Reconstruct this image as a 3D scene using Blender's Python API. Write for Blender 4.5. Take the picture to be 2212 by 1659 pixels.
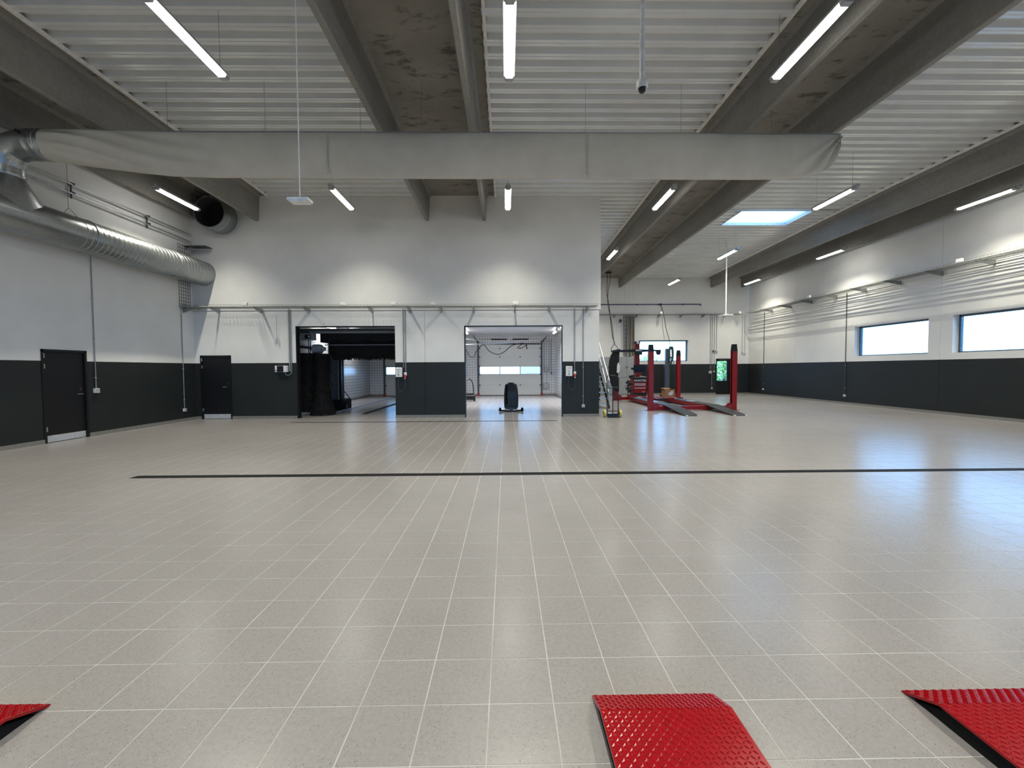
import bpy, math, random
from mathutils import Vector, Matrix
random.seed(7)
for o in list(bpy.data.objects): bpy.data.objects.remove(o)
SC = bpy.context.scene
COL = SC.collection
PI = math.pi

# ------------------------------------------------------------------ camera
FPX = 896.42
PITCH, YAW, ROLL, CAMH = 0.0363100, 0.0134140, -0.0053369, 1.559
def cam_axes():
    cy, sy, cp, sp = math.cos(YAW), math.sin(YAW), math.cos(PITCH), math.sin(PITCH)
    f = Vector((sy*cp, cy*cp, -sp)); r = Vector((cy, -sy, 0)); u = r.cross(f)
    c, s = math.cos(ROLL), math.sin(ROLL)
    return r*c+u*s, u*c-r*s, f
CR, CU, CF = cam_axes()
cam_data = bpy.data.cameras.new('camera')
cam_data.sensor_fit = 'HORIZONTAL'; cam_data.sensor_width = 36.0
cam_data.lens = FPX/2212*36.0; cam_data.clip_start = 0.05; cam_data.clip_end = 400
cam = bpy.data.objects.new('camera', cam_data); COL.objects.link(cam)
m = Matrix.Identity(4)
for i in range(3):
    m[i][0] = CR[i]; m[i][1] = CU[i]; m[i][2] = -CF[i]
m[2][3] = CAMH
cam.matrix_world = m
SC.camera = cam

# ------------------------------------------------------------------ world, exposure
W = bpy.data.worlds.new('world'); SC.world = W; W.use_nodes = True
bg = W.node_tree.nodes['Background']
bg.inputs[0].default_value = (0.25, 0.54, 1.0, 1); bg.inputs[1].default_value = 7.8
vs = SC.view_settings
vs.view_transform = 'Standard'; vs.look = 'None'; vs.gamma = 1.0; vs.use_curve_mapping = False
vs.exposure = 0.08
SC.cycles.max_bounces = 8; SC.cycles.diffuse_bounces = 5; SC.cycles.glossy_bounces = 4
SC.cycles.caustics_reflective = False; SC.cycles.caustics_refractive = False
SC.cycles.sample_clamp_indirect = 6.0
LAMP_W = 74.0; LAMP_COL = (1.0, 0.955, 0.80); LAMP_SPREAD = math.radians(112); LAMP_EMIT = 24.0; BAY_W = 74.0

# ------------------------------------------------------------------ materials
def s2l(c):
    c = c/255.0
    return c/12.92 if c <= 0.04045 else ((c+0.055)/1.055)**2.4
def rgb(r, g, b): return (s2l(r), s2l(g), s2l(b), 1)
class NT:
    def __init__(self, name):
        self.m = bpy.data.materials.new(name); self.m.use_nodes = True
        self.t = self.m.node_tree; self.n = self.t.nodes; self.p = self.n['Principled BSDF']
    def add(self, typ, **kw):
        nd = self.n.new(typ)
        for k, v in kw.items():
            if k in nd.inputs: nd.inputs[k].default_value = v
            else: setattr(nd, k, v)
        return nd
    def link(self, a, b): self.t.links.new(a, b)
    def pos(self):
        return self.add('ShaderNodeNewGeometry').outputs['Position']
    def ramp(self, fac, stops):
        r = self.add('ShaderNodeValToRGB'); e = r.color_ramp.elements
        while len(e) < len(stops): e.new(0.5)
        for x, (p, c) in zip(e, stops): x.position = p; x.color = c
        self.link(fac, r.inputs['Fac']); return r.outputs['Color']
    def mix(self, fac, a, b, blend='MIX'):
        mx = self.add('ShaderNodeMix', data_type='RGBA', blend_type=blend)
        for s, v in ((mx.inputs['Factor'], fac), (mx.inputs['A'], a), (mx.inputs['B'], b)):
            pass
        for idx, v in ((0, fac), (6, a), (7, b)):
            if hasattr(v, 'links'): self.link(v, mx.inputs[idx])
            else: mx.inputs[idx].default_value = v
        return mx.outputs[2]
    def bump(self, h, strength=0.2, dist=0.01):
        b = self.add('ShaderNodeBump', Strength=strength, Distance=dist)
        self.link(h, b.inputs['Height']); self.link(b.outputs['Normal'], self.p.inputs['Normal'])
    def noise(self, scale, detail=3.0, rough=0.55, vec=None):
        nz = self.add('ShaderNodeTexNoise', Scale=scale, Detail=detail, Roughness=rough)
        self.link(vec if vec is not None else self.pos(), nz.inputs['Vector']); return nz.outputs['Fac']
    def scaled(self, sx, sy, sz):
        mp = self.add('ShaderNodeMapping'); mp.inputs['Scale'].default_value = (sx, sy, sz)
        self.link(self.pos(), mp.inputs['Vector']); return mp.outputs['Vector']

def flat(name, col, rough=0.5, metal=0.0, var=0.06, scale=14.0, spec=0.5, bump=0.0):
    k = NT(name); p = k.p
    p.inputs['Roughness'].default_value = rough; p.inputs['Metallic'].default_value = metal
    p.inputs['Specular IOR Level'].default_value = spec
    n = k.noise(scale)
    a = tuple(max(0, c*(1-var*2)) for c in col[:3])+(1,); b = tuple(min(1, c*(1+var*2)) for c in col[:3])+(1,)
    k.link(k.ramp(n, [(0.3, a), (0.7, b)]), p.inputs['Base Color'])
    if bump: k.bump(n, bump, 0.01)
    return k.m
def emit(name, col, s):
    k = NT(name); p = k.p
    p.inputs['Base Color'].default_value = (0.9, 0.9, 0.9, 1)
    p.inputs['Emission Color'].default_value = col; p.inputs['Emission Strength'].default_value = s
    return k.m

def mat_tile():
    k = NT('floor_tile'); p = k.p; pos = k.pos()
    big = k.noise(0.9, 3); mid = k.noise(45, 2)
    base = k.ramp(big, [(0.3, rgb(147, 144, 143)), (0.7, rgb(155, 152, 151))])
    base = k.mix(0.25, base, k.ramp(mid, [(0.35, rgb(136, 132, 131)), (0.65, rgb(162, 158, 157))]))
    # dark and pale terrazzo flecks
    v = k.add('ShaderNodeTexVoronoi', Scale=135.0, feature='F1'); k.link(pos, v.inputs['Vector'])
    wn = k.add('ShaderNodeTexWhiteNoise'); k.link(v.outputs['Position'], wn.inputs['Vector'])
    th = k.add('ShaderNodeMath', operation='LESS_THAN'); k.link(v.outputs['Distance'], th.inputs[0]); th.inputs[1].default_value = 0.23
    pk = k.add('ShaderNodeMath', operation='GREATER_THAN'); k.link(wn.outputs['Value'], pk.inputs[0])
    patch = k.noise(4.5, 2)
    thr = k.add('ShaderNodeMapRange'); k.link(patch, thr.inputs['Value'])
    thr.inputs['From Min'].default_value = 0.35; thr.inputs['From Max'].default_value = 0.68
    thr.inputs['To Min'].default_value = 0.95; thr.inputs['To Max'].default_value = 0.60
    k.link(thr.outputs['Result'], pk.inputs[1])
    mk = k.add('ShaderNodeMath', operation='MULTIPLY'); k.link(th.outputs[0], mk.inputs[0]); k.link(pk.outputs[0], mk.inputs[1])
    base = k.mix(mk.outputs[0], base, rgb(84, 81, 78))
    v2 = k.add('ShaderNodeTexVoronoi', Scale=110.0, feature='F1'); k.link(pos, v2.inputs['Vector'])
    wn2 = k.add('ShaderNodeTexWhiteNoise'); k.link(v2.outputs['Position'], wn2.inputs['Vector'])
    t2 = k.add('ShaderNodeMath', operation='LESS_THAN'); k.link(v2.outputs['Distance'], t2.inputs[0]); t2.inputs[1].default_value = 0.2
    p2 = k.add('ShaderNodeMath', operation='GREATER_THAN'); k.link(wn2.outputs['Value'], p2.inputs[0]); p2.inputs[1].default_value = 0.935
    m2 = k.add('ShaderNodeMath', operation='MULTIPLY'); k.link(t2.outputs[0], m2.inputs[0]); k.link(p2.outputs[0], m2.inputs[1])
    base = k.mix(m2.outputs[0], base, rgb(188, 185, 179))
    k.link(base, p.inputs['Base Color'])
    rr = k.add('ShaderNodeMapRange'); k.link(k.noise(7, 3), rr.inputs['Value'])
    rr.inputs['To Min'].default_value = 0.20; rr.inputs['To Max'].default_value = 0.285; p.inputs['Specular IOR Level'].default_value = 0.8
    k.link(rr.outputs['Result'], p.inputs['Roughness'])
    k.bump(k.noise(5.0, 4), 0.035, 0.003)
    return k.m
def mat_wall():
    k = NT('painted_wall'); p = k.p
    sep = k.add('ShaderNodeSeparateXYZ'); k.link(k.pos(), sep.inputs[0])
    lt = k.add('ShaderNodeMath', operation='LESS_THAN'); k.link(sep.outputs['Z'], lt.inputs[0]); lt.inputs[1].default_value = 1.79
    n = k.noise(1.2, 4)
    white = k.ramp(n, [(0.3, rgb(222, 222, 219)), (0.7, rgb(230, 230, 227))])
    dark = k.ramp(n, [(0.3, rgb(31, 35, 35)), (0.7, rgb(35, 39, 39))])
    k.link(k.mix(lt.outputs[0], white, dark), p.inputs['Base Color'])
    p.inputs['Roughness'].default_value = 0.55; p.inputs['Specular IOR Level'].default_value = 0.35
    k.bump(k.noise(90, 2), 0.12, 0.002)
    return k.m
def mat_concrete():
    k = NT('concrete'); p = k.p
    n1 = k.noise(0.8, 5, 0.6); n2 = k.noise(14, 5, 0.7); st = k.noise(1.0, 6, 0.7, k.scaled(2.2, 0.35, 2.2))
    c = k.ramp(n1, [(0.3, rgb(132, 130, 125)), (0.7, rgb(152, 150, 144))])
    c = k.mix(0.35, c, k.ramp(st, [(0.35, rgb(90, 86, 80)), (0.65, rgb(146, 143, 137))]))
    c = k.mix(0.2, c, k.ramp(n2, [(0.35, rgb(80, 77, 72)), (0.65, rgb(150, 147, 140))]))
    k.link(c, p.inputs['Base Color']); p.inputs['Roughness'].default_value = 0.7
    k.bump(n2, 0.25, 0.006)
    return k.m
def mat_soffit():
    k = NT('stained_concrete'); p = k.p
    n1 = k.noise(0.9, 5, 0.6); c = k.ramp(n1, [(0.3, rgb(124, 119, 110)), (0.7, rgb(146, 142, 133))])
    st = k.noise(1.0, 7, 0.75, k.scaled(1.3, 3.2, 1.0)); c = k.mix(k.ramp(st, [(0.535, (0, 0, 0, 1)), (0.62, (0.75, 0.75, 0.75, 1))]), c, rgb(70, 64, 56))
    k.link(c, p.inputs['Base Color']); p.inputs['Roughness'].default_value = 0.75
    k.bump(k.noise(16, 5), 0.2, 0.006)
    return k.m
def mat_galv():
    k = NT('galvanised_steel'); p = k.p
    v = k.add('ShaderNodeTexVoronoi', Scale=38.0); k.link(k.pos(), v.inputs['Vector'])
    n = k.noise(5, 4); cc = k.mix(0.5, k.ramp(n, [(0.3, rgb(146, 151, 152)), (0.7, rgb(164, 168, 169))]), k.ramp(v.outputs['Distance'], [(0.1, rgb(140, 145, 146)), (0.7, rgb(172, 176, 177))]))
    k.link(cc, p.inputs['Base Color']); p.inputs['Metallic'].default_value = 0.9
    rr = k.add('ShaderNodeMapRange'); k.link(n, rr.inputs['Value']); rr.inputs['To Min'].default_value = 0.24; rr.inputs['To Max'].default_value = 0.38
    k.link(rr.outputs['Result'], p.inputs['Roughness'])
    return k.m
def mat_fabric():
    k = NT('duct_fabric'); p = k.p
    n = k.noise(2.2, 3); k.link(k.ramp(n, [(0.3, rgb(196, 193, 182)), (0.7, rgb(206, 203, 192))]), p.inputs['Base Color'])
    p.inputs['Roughness'].default_value = 0.9; p.inputs['Specular IOR Level'].default_value = 0.15
    k.bump(k.noise(3.0, 3, 0.5, k.scaled(1.0, 1.0, 2.4)), 0.25, 0.03)
    return k.m
def mat_walltile():
    k = NT('white_wall_tile'); p = k.p
    sep = k.add('ShaderNodeSeparateXYZ'); k.link(k.pos(), sep.inputs[0])
    add = k.add('ShaderNodeMath', operation='ADD'); k.link(sep.outputs['X'], add.inputs[0]); k.link(sep.outputs['Y'], add.inputs[1])
    outs = []
    for src in (add.outputs[0], sep.outputs['Z']):
        d = k.add('ShaderNodeMath', operation='DIVIDE'); k.link(src, d.inputs[0]); d.inputs[1].default_value = 0.15
        f = k.add('ShaderNodeMath', operation='FRACT'); k.link(d.outputs[0], f.inputs[0])
        l = k.add('ShaderNodeMath', operation='LESS_THAN'); k.link(f.outputs[0], l.inputs[0]); l.inputs[1].default_value = 0.085
        outs.append(l.outputs[0])
    mx = k.add('ShaderNodeMath', operation='MAXIMUM'); k.link(outs[0], mx.inputs[0]); k.link(outs[1], mx.inputs[1])
    k.link(k.mix(mx.outputs[0], rgb(226, 227, 228), rgb(120, 122, 126)), p.inputs['Base Color'])
    p.inputs['Roughness'].default_value = 0.2
    return k.m
def mat_glass():
    k = NT('window_glass'); t = k.t
    out = [n for n in k.n if n.type == 'OUTPUT_MATERIAL'][0]
    tr = k.add('ShaderNodeBsdfTransparent'); tr.inputs[0].default_value = (0.93, 0.97, 0.98, 1)
    gl = k.add('ShaderNodeBsdfGlossy'); gl.inputs['Roughness'].default_value = 0.02
    fr = k.add('ShaderNodeFresnel'); fr.inputs['IOR'].default_value = 1.3
    mx = k.add('ShaderNodeMixShader'); k.link(fr.outputs[0], mx.inputs[0]); k.link(tr.outputs[0], mx.inputs[1]); k.link(gl.outputs[0], mx.inputs[2])
    k.link(mx.outputs[0], out.inputs['Surface'])
    return k.m

def mat_opal():
    k = NT('opal_skylight'); out = [n for n in k.n if n.type == 'OUTPUT_MATERIAL'][0]
    tl = k.add('ShaderNodeBsdfTranslucent'); tl.inputs[0].default_value = (0.92, 0.95, 0.96, 1)
    df = k.add('ShaderNodeBsdfDiffuse'); df.inputs[0].default_value = (0.85, 0.87, 0.88, 1)
    mx = k.add('ShaderNodeMixShader'); mx.inputs[0].default_value = 0.2
    k.link(tl.outputs[0], mx.inputs[1]); k.link(df.outputs[0], mx.inputs[2]); k.link(mx.outputs[0], out.inputs['Surface'])
    return k.m

M = dict(
    tile=mat_tile(), grout=flat('grout', rgb(183, 181, 178), 0.9, spec=0.1, var=0.1, scale=2.5), wall=mat_wall(), concrete=mat_concrete(), soffit=mat_soffit(),
    deck=flat('painted_deck', rgb(224, 225, 222), 0.17, 0.08, 0.02, 2.0, 0.9), trim=flat('pale_trim', rgb(232, 228, 222), 0.5),
    galv=mat_galv(), fabric=mat_fabric(), walltile=mat_walltile(), glass=mat_glass(),
    skirt=flat('skirting_tile', rgb(132, 129, 123), 0.45), black=flat('black_paint', rgb(16, 17, 19), 0.4), blackm=flat('black_matte', rgb(12, 12, 13), 0.8),
    door=flat('door_black', rgb(11, 12, 16), 0.45), steel=flat('brushed_steel', rgb(190, 194, 198), 0.35, 0.85), chrome=flat('chrome', rgb(210, 212, 215), 0.2, 1.0),
    white=flat('white_plastic', rgb(225, 226, 225), 0.45), grey=flat('grey_plastic', rgb(140, 143, 145), 0.5), lgrey=flat('light_grey_paint', rgb(165, 170, 172), 0.5),
    dgrey=flat('dark_grey_paint', rgb(66, 70, 74), 0.5), wire=flat('zinc_wire', rgb(150, 152, 150), 0.4, 0.6), cable=flat('grey_cable', rgb(170, 170, 166), 0.6),
    rubber=flat('black_rubber', rgb(18, 18, 19), 0.85, spec=0.2), red=flat('red_paint', rgb(132, 12, 20), 0.33, 0, 0.04, 9, 0.5), rampred=flat('red_ramp_paint', rgb(152, 3, 16), 0.2, 0, 0.05, 25, 0.35),
    runway=flat('runway_deck', rgb(34, 36, 41), 0.5, 0.0, 0.08, 30, 0.35), yellow=flat('yellow_wheel', rgb(205, 190, 110), 0.6), card=flat('cardboard', rgb(150, 116, 84), 0.85, 0, 0.06, 6),
    paper=flat('paper_label', rgb(205, 200, 198), 0.7), blue=flat('blue_pipe', rgb(36, 44, 96), 0.45), screen=flat('screen_glass', rgb(24, 36, 52), 0.12), redp=flat('red_plastic', rgb(170, 40, 36), 0.4),
    bristle=flat('black_bristle', rgb(9, 9, 10), 0.9, 0, 0.3, 30), sect=flat('door_panel_white', rgb(214, 215, 212), 0.5, var=0.01), alu=flat('aluminium_grey', rgb(88, 102, 112), 0.4, 0.4),
    bayceil=flat('bay_ceiling', rgb(196, 199, 206), 0.3), ground=flat('outdoor_asphalt', rgb(120, 122, 124), 0.9), leaf=flat('leaf_green', rgb(165, 190, 105), 0.7, 0, 0.25, 9), hedge=flat('hedge_green', rgb(120, 155, 85), 0.7, 0, 0.25, 9),
    post=flat('blue_grey_paint', rgb(66, 76, 90), 0.4), lamp=emit('lamp_diffuser', (1.0, 0.97, 0.91, 1), LAMP_EMIT), baylamp=emit('bay_lamp_diffuser', (1.0, 0.97, 0.91, 1), 8.0), opal=mat_opal(),
    letter=flat('silver_lettering', rgb(205, 205, 208), 0.4), hose=flat('green_grey_hose', rgb(58, 74, 76), 0.6), container=flat('pale_blue_cladding', rgb(238, 236, 230), 0.6), alarm=flat('dark_red_plastic', rgb(96, 22, 26), 0.5), curtain=flat('curtain_cloth', rgb(168, 165, 155), 0.9), kick=flat('kick_steel', rgb(205, 208, 212), 0.4, 0.25), gantry=flat('gantry_grey', rgb(98, 106, 110), 0.45), scrub=flat('scrubber_plastic', rgb(26, 29, 32), 0.45))

# ------------------------------------------------------------------ mesh builder
class MB:
    def __init__(self): self.V = []; self.F = []
    def add(self, vs, fs):
        b = len(self.V); self.V += [tuple(v) for v in vs]; self.F += [tuple(b+i for i in f) for f in fs]; return self
    def box(self, x0, x1, y0, y1, z0, z1):
        if x0 > x1: x0, x1 = x1, x0
        if y0 > y1: y0, y1 = y1, y0
        if z0 > z1: z0, z1 = z1, z0
        v = [(x0, y0, z0), (x1, y0, z0), (x1, y1, z0), (x0, y1, z0), (x0, y0, z1), (x1, y0, z1), (x1, y1, z1), (x0, y1, z1)]
        return self.add(v, [(0, 3, 2, 1), (4, 5, 6, 7), (0, 1, 5, 4), (1, 2, 6, 5), (2, 3, 7, 6), (3, 0, 4, 7)])
    def cbox(self, x0, x1, y0, y1, z0, z1, c=0.01):
        """box with chamfered vertical and top edges"""
        def ring(i, z): return [(x0+i, y0+c, z), (x0+c, y0+i, z), (x1-c, y0+i, z), (x1-i, y0+c, z), (x1-i, y1-c, z), (x1-c, y1-i, z), (x0+c, y1-i, z), (x0+i, y1-c, z)]
        v = ring(0, z0)+ring(0, z1-c)+ring(c*0.8, z1)
        f = [tuple(range(7, -1, -1)), tuple(range(16, 24))]
        for a in (0, 8):
            for i in range(8): j = (i+1) % 8; f.append((a+i, a+j, a+8+j, a+8+i))
        return self.add(v, f)
    def beam(self, p0, p1, w, h, up=(0, 0, 1)):
        p0, p1 = Vector(p0), Vector(p1); d = (p1-p0).normalized(); up = Vector(up)
        s = d.cross(up)
        if s.length < 1e-4: s = d.cross(Vector((0, 1, 0)))
        s.normalize(); u = s.cross(d).normalized(); s *= w/2; u *= h/2
        v = [p0-s-u, p0+s-u, p0+s+u, p0-s+u, p1-s-u, p1+s-u, p1+s+u, p1-s+u]
        return self.add(v, [(0, 1, 2, 3), (7, 6, 5, 4), (0, 4, 5, 1), (1, 5, 6, 2), (2, 6, 7, 3), (3, 7, 4, 0)])
    def tube(self, pts, r, n=8, cap=True):
        pts = [Vector(p) for p in pts]; rs = r if isinstance(r, (list, tuple)) else [r]*len(pts)
        up = None; rings = []
        for i, p in enumerate(pts):
            a = pts[max(i-1, 0)]; b = pts[min(i+1, len(pts)-1)]; d = (b-a).normalized()
            if up is None:
                up = Vector((0, 0, 1)) if abs(d.z) < 0.9 else Vector((0, 1, 0))
            s = d.cross(up).normalized(); up = s.cross(d).normalized()
            rings.append([p+(s*math.cos(2*PI*k/n+PI/n)+up*math.sin(2*PI*k/n+PI/n))*rs[i] for k in range(n)])
        v = [q for rg in rings for q in rg]; f = []
        for i in range(len(pts)-1):
            for k in range(n):
                j = (k+1) % n; f.append((i*n+k, i*n+j, (i+1)*n+j, (i+1)*n+k))
        if cap: f.append(tuple(range(n-1, -1, -1))); f.append(tuple((len(pts)-1)*n+k for k in range(n)))
        return self.add(v, f)
    def lathe(self, prof, c, axis='z', n=24, cap=True):
        """prof: list of (radius, along)"""
        v = []; f = []
        for r, a in prof:
            for k in range(n):
                t = 2*PI*k/n; x, y = r*math.cos(t), r*math.sin(t)
                q = {'z': (x, y, a), 'y': (y, a, x), 'x': (a, x, y)}[axis]
                v.append((c[0]+q[0], c[1]+q[1], c[2]+q[2]))
        for i in range(len(prof)-1):
            for k in range(n):
                j = (k+1) % n; f.append((i*n+k, i*n+j, (i+1)*n+j, (i+1)*n+k))
        if cap:
            f.append(tuple(range(n-1, -1, -1))); f.append(tuple((len(prof)-1)*n+k for k in range(n)))
        return self.add(v, f)
    def prism(self, poly, a0, a1, axis='x'):
        """poly in the plane normal to axis: x:(y,z) y:(x,z) z:(x,y)"""
        def P(p, a): return {'x': (a, p[0], p[1]), 'y': (p[0], a, p[1]), 'z': (p[0], p[1], a)}[axis]
        n = len(poly); v = [P(p, a0) for p in poly]+[P(p, a1) for p in poly]
        f = [tuple(range(n-1, -1, -1)), tuple(range(n, 2*n))]+[(i, (i+1) % n, n+(i+1) % n, n+i) for i in range(n)]
        return self.add(v, f)
    def data(self, name, mat, wl=(0, 0, 0), smooth=None):
        me = bpy.data.meshes.new(name)
        me.from_pydata([(x-wl[0], y-wl[1], z-wl[2]) for x, y, z in self.V], [], self.F)
        import bmesh
        bm = bmesh.new(); bm.from_mesh(me); bmesh.ops.recalc_face_normals(bm, faces=bm.faces); bm.to_mesh(me); bm.free()
        me.materials.append(mat if not isinstance(mat, str) else M[mat])
        if smooth:
            me.polygons.foreach_set('use_smooth', [True]*len(me.polygons)); me.set_sharp_from_angle(angle=math.radians(smooth))
        me.update(); return me
    def build(self, name, mat, parent=None, smooth=None):
        o = bpy.data.objects.new(name, self.data(name, mat, WL.get(parent.name, (0, 0, 0)) if parent else (0, 0, 0), smooth))
        COL.objects.link(o)
        if parent: o.parent = parent; WL[o.name] = WL.get(parent.name, (0, 0, 0))
        return o
WL = {}
def tag(o, label=None, cat=None, group=None, kind=None):
    for k, v in (('label', label), ('category', cat), ('group', group), ('kind', kind)):
        if v: o[k] = v
    return o
def thing(name, loc, label, cat, group=None, kind=None):
    o = bpy.data.objects.new(name, None); o.empty_display_size = 0.1; COL.objects.link(o); o.location = loc; WL[o.name] = tuple(loc)
    return tag(o, label, cat, group, kind)
def copy_tree(o, loc, label, parent=None, group=None):
    c = o.copy(); COL.objects.link(c)
    if parent is None:
        c.location = loc; c['label'] = label
        if group: c['group'] = group
    else: c.parent = parent
    for ch in list(o.children): copy_tree(ch, None, None, c)
    return c
def bez(p, n=16):
    """smooth polyline through points (Catmull-Rom)"""
    p = [Vector(q) for q in p]; out = []
    for i in range(len(p)-1):
        a = p[max(i-1, 0)]; b = p[i]; c = p[i+1]; d = p[min(i+2, len(p)-1)]
        for k in range(n):
            t = k/n
            out.append(0.5*((2*b)+(c-a)*t+(2*a-5*b+4*c-d)*t*t+(3*b-a-3*c+d)*t**3))
    return out+[p[-1]]

# ------------------------------------------------------------------ room dimensions
XL, XR, YB, YF, YN = -9.95, 14.30, 13.42, 24.35, -8.0
XC = 3.03            # right end of the wall with the bays
BXL, BXR = -7.95, 2.87
ZC = 7.08
def zceil(y): return ZC if y < 12.6 else ZC-0.0205*(y-12.6)

def wall_sheet(mb, u0, u1, z0, z1, holes, P):
    """solid wall with rectangular holes; P(u, t, z) -> xyz with t in 0..1 through the thickness"""
    us = sorted({u0, u1, *[h[0] for h in holes], *[h[1] for h in holes]}); us = [u for u in us if u0 <= u <= u1]
    zs = sorted({z0, z1, *[h[2] for h in holes], *[h[3] for h in holes]}); zs = [z for z in zs if z0 <= z <= z1]
    def solid(i, j):
        if i < 0 or j < 0 or i >= len(us)-1 or j >= len(zs)-1: return False
        uc, zc = (us[i]+us[i+1])/2, (zs[j]+zs[j+1])/2
        return not any(h[0] < uc < h[1] and h[2] < zc < h[3] for h in holes)
    for i in range(len(us)-1):
        for j in range(len(zs)-1):
            if not solid(i, j): continue
            a, b, c, d = us[i], us[i+1], zs[j], zs[j+1]
            for t in (0, 1): mb.add([P(a, t, c), P(b, t, c), P(b, t, d), P(a, t, d)], [(0, 1, 2, 3)])
            for (di, dj, q) in ((-1, 0, (a, c, a, d)), (1, 0, (b, c, b, d)), (0, -1, (a, c, b, c)), (0, 1, (a, d, b, d))):
                if not solid(i+di, j+dj):
                    mb.add([P(q[0], 0, q[1]), P(q[2], 0, q[3]), P(q[2], 1, q[3]), P(q[0], 1, q[1])], [(0, 1, 2, 3)])
    return mb

# ------------------------------------------------------------------ floor
S = 0.30; TX0, TY0 = -0.08884, 2.47969
GR = 0.0045
floor = MB().box(XL-0.3, XR+0.3, YN-0.3, YF+0.3, -0.2, -0.0012).build('floor', 'grout')
tag(floor, 'pale grey speckled tile floor of the hall with light grout lines', 'floor', kind='structure')
def tile_geo(mb, x0, y0, z=0.0):
    g = GR/2; c = 0.0012; x1, y1 = x0+S-g, y0+S-g; x0 += g; y0 += g
    v = [(x0, y0, z-0.004), (x1, y0, z-0.004), (x1, y1, z-0.004), (x0, y1, z-0.004), (x0+c, y0+c, z), (x1-c, y0+c, z), (x1-c, y1-c, z), (x0+c, y1-c, z)]
    mb.add(v, [(4, 5, 6, 7), (0, 1, 5, 4), (1, 2, 6, 5), (2, 3, 7, 6), (3, 0, 4, 7)])
def project(x, y, z):
    d = Vector((x, y, z-CAMH)); w = d.dot(CF)
    if w < 0.05: return None
    return 1106+FPX*d.dot(CR)/w, 829.5-FPX*d.dot(CU)/w
cells = []
c0, c1 = math.floor((XL-TX0)/S), math.ceil((XR-TX0)/S); r0, r1 = math.floor((YN-TY0)/S), math.ceil((YF-TY0)/S)
vis = []
for c in range(c0, c1):
    for r in range(r0, r1):
        x, y = TX0+c*S, TY0+r*S
        if y > YB-0.05 and x < BXL-0.3: continue
        near = None
        if 1.0 < y < 7:
            q = [project(x+a, y+b, 0) for a in (0, S) for b in (0, S)]
            if all(q):
                cx = sum(p[0] for p in q)/4; cyy = sum(p[1] for p in q)/4
                if -30 < cx < 2242 and cyy < 1690: near = 1/(y+0.15)**3
        cells.append((near or 0, x, y))
cells.sort(reverse=True)
tm = MB(); tile_geo(tm, 0, 0); tile_me = tm.data('tile', 'tile')
rest = MB()
for i, (nr, x, y) in enumerate(cells):
    if nr > 0 and i < 300:
        o = bpy.data.objects.new('tile', tile_me); COL.objects.link(o); o.parent = floor; o.location = (x, y, 0)
    else: tile_geo(rest, x, y)
tf = rest.build('tile_field', 'tile', floor); tf['kind'] = 'stuff'

# ------------------------------------------------------------------ walls
g6 = 0.007
holes_left = [(9.02, 9.985, -0.1, 2.04)]
wl_ = wall_sheet(MB(), YN, YB+0.2, -0.1, 7.6, holes_left, lambda u, t, z: (XL-0.25*t, u, z)).build('wall_left', 'wall')
tag(wl_, 'white left wall with dark grey dado and one black door', 'wall', kind='structure')
O1 = (-6.735, -3.568, -0.1, 2.96); O2 = (-1.35, 1.824, -0.1, 2.957); DB = (-9.785, -8.805, -0.1, 2.04)
holes_back = [O1, O2, DB, (-2.62, -2.62+g6, -0.1, 3.44)]
wb = wall_sheet(MB(), XL, 3.005, -0.1, 3.445, holes_back, lambda u, t, z: (u, YB+0.2*t, z)).build('wall_back', 'wall')
tag(wb, 'white back wall with dark dado and two large wash bay openings', 'wall', kind='structure')
MB().box(XL, 3.05, YB-0.02, YB+0.2, 3.455, 7.4).build('upper_panel', 'wall', wb)
WR = [(13.92, 16.9, 1.985, 3.205), (10.17, 13.15, 1.985, 3.205), (6.42, 9.4, 1.985, 3.205), (2.67, 5.65, 1.985, 3.205)]  # last two openings are unseen, added to bring in daylight
sl = [(13.53, 13.53+g6, -0.1, 7.6), (20.4, 20.4+g6, -0.1, 7.6), (6.0, 6.0+g6, -0.1, 7.6)]
wr = wall_sheet(MB(), YN, YF+0.2, -0.1, 7.6, WR+sl, lambda u, t, z: (XR+0.36*t, u, z)).build('wall_right', 'wall')
tag(wr, 'white right wall with dark dado and two wide high windows', 'wall', kind='structure')
MB().box(XR+0.10, XR+0.12, 13.4, 13.66, 0, 7.5).box(XR+0.10, XR+0.12, 20.25, 20.55, 0, 7.5).build('joint_seal', 'dgrey', wr)
WF = (7.82, 10.72, 1.945, 3.2); DF = (12.37, 13.24, -0.1, 2.105)
wf = wall_sheet(MB(), XC, XR, -0.1, 7.4, [WF, DF, (6.93, 6.93+g6, -0.1, 7.4), (7.46, 7.46+g6, 3.3, 7.4)], lambda u, t, z: (u, YF+0.36*t, z)).build('wall_far', 'wall')
tag(wf, 'white end wall of the workshop wing behind the red lift', 'wall', kind='structure')
MB().box(6.8, 7.6, YF+0.1, YF+0.12, 0, 7.3).build('joint_seal', 'dgrey', wf)
ws = MB().box(XC-0.055, XC-0.02, YB+0.2, YF, 0, 7.4).build('wall_bay_side', 'wall')
tag(ws, 'white side wall of the bay block behind its corner', 'wall', kind='structure')
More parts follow.
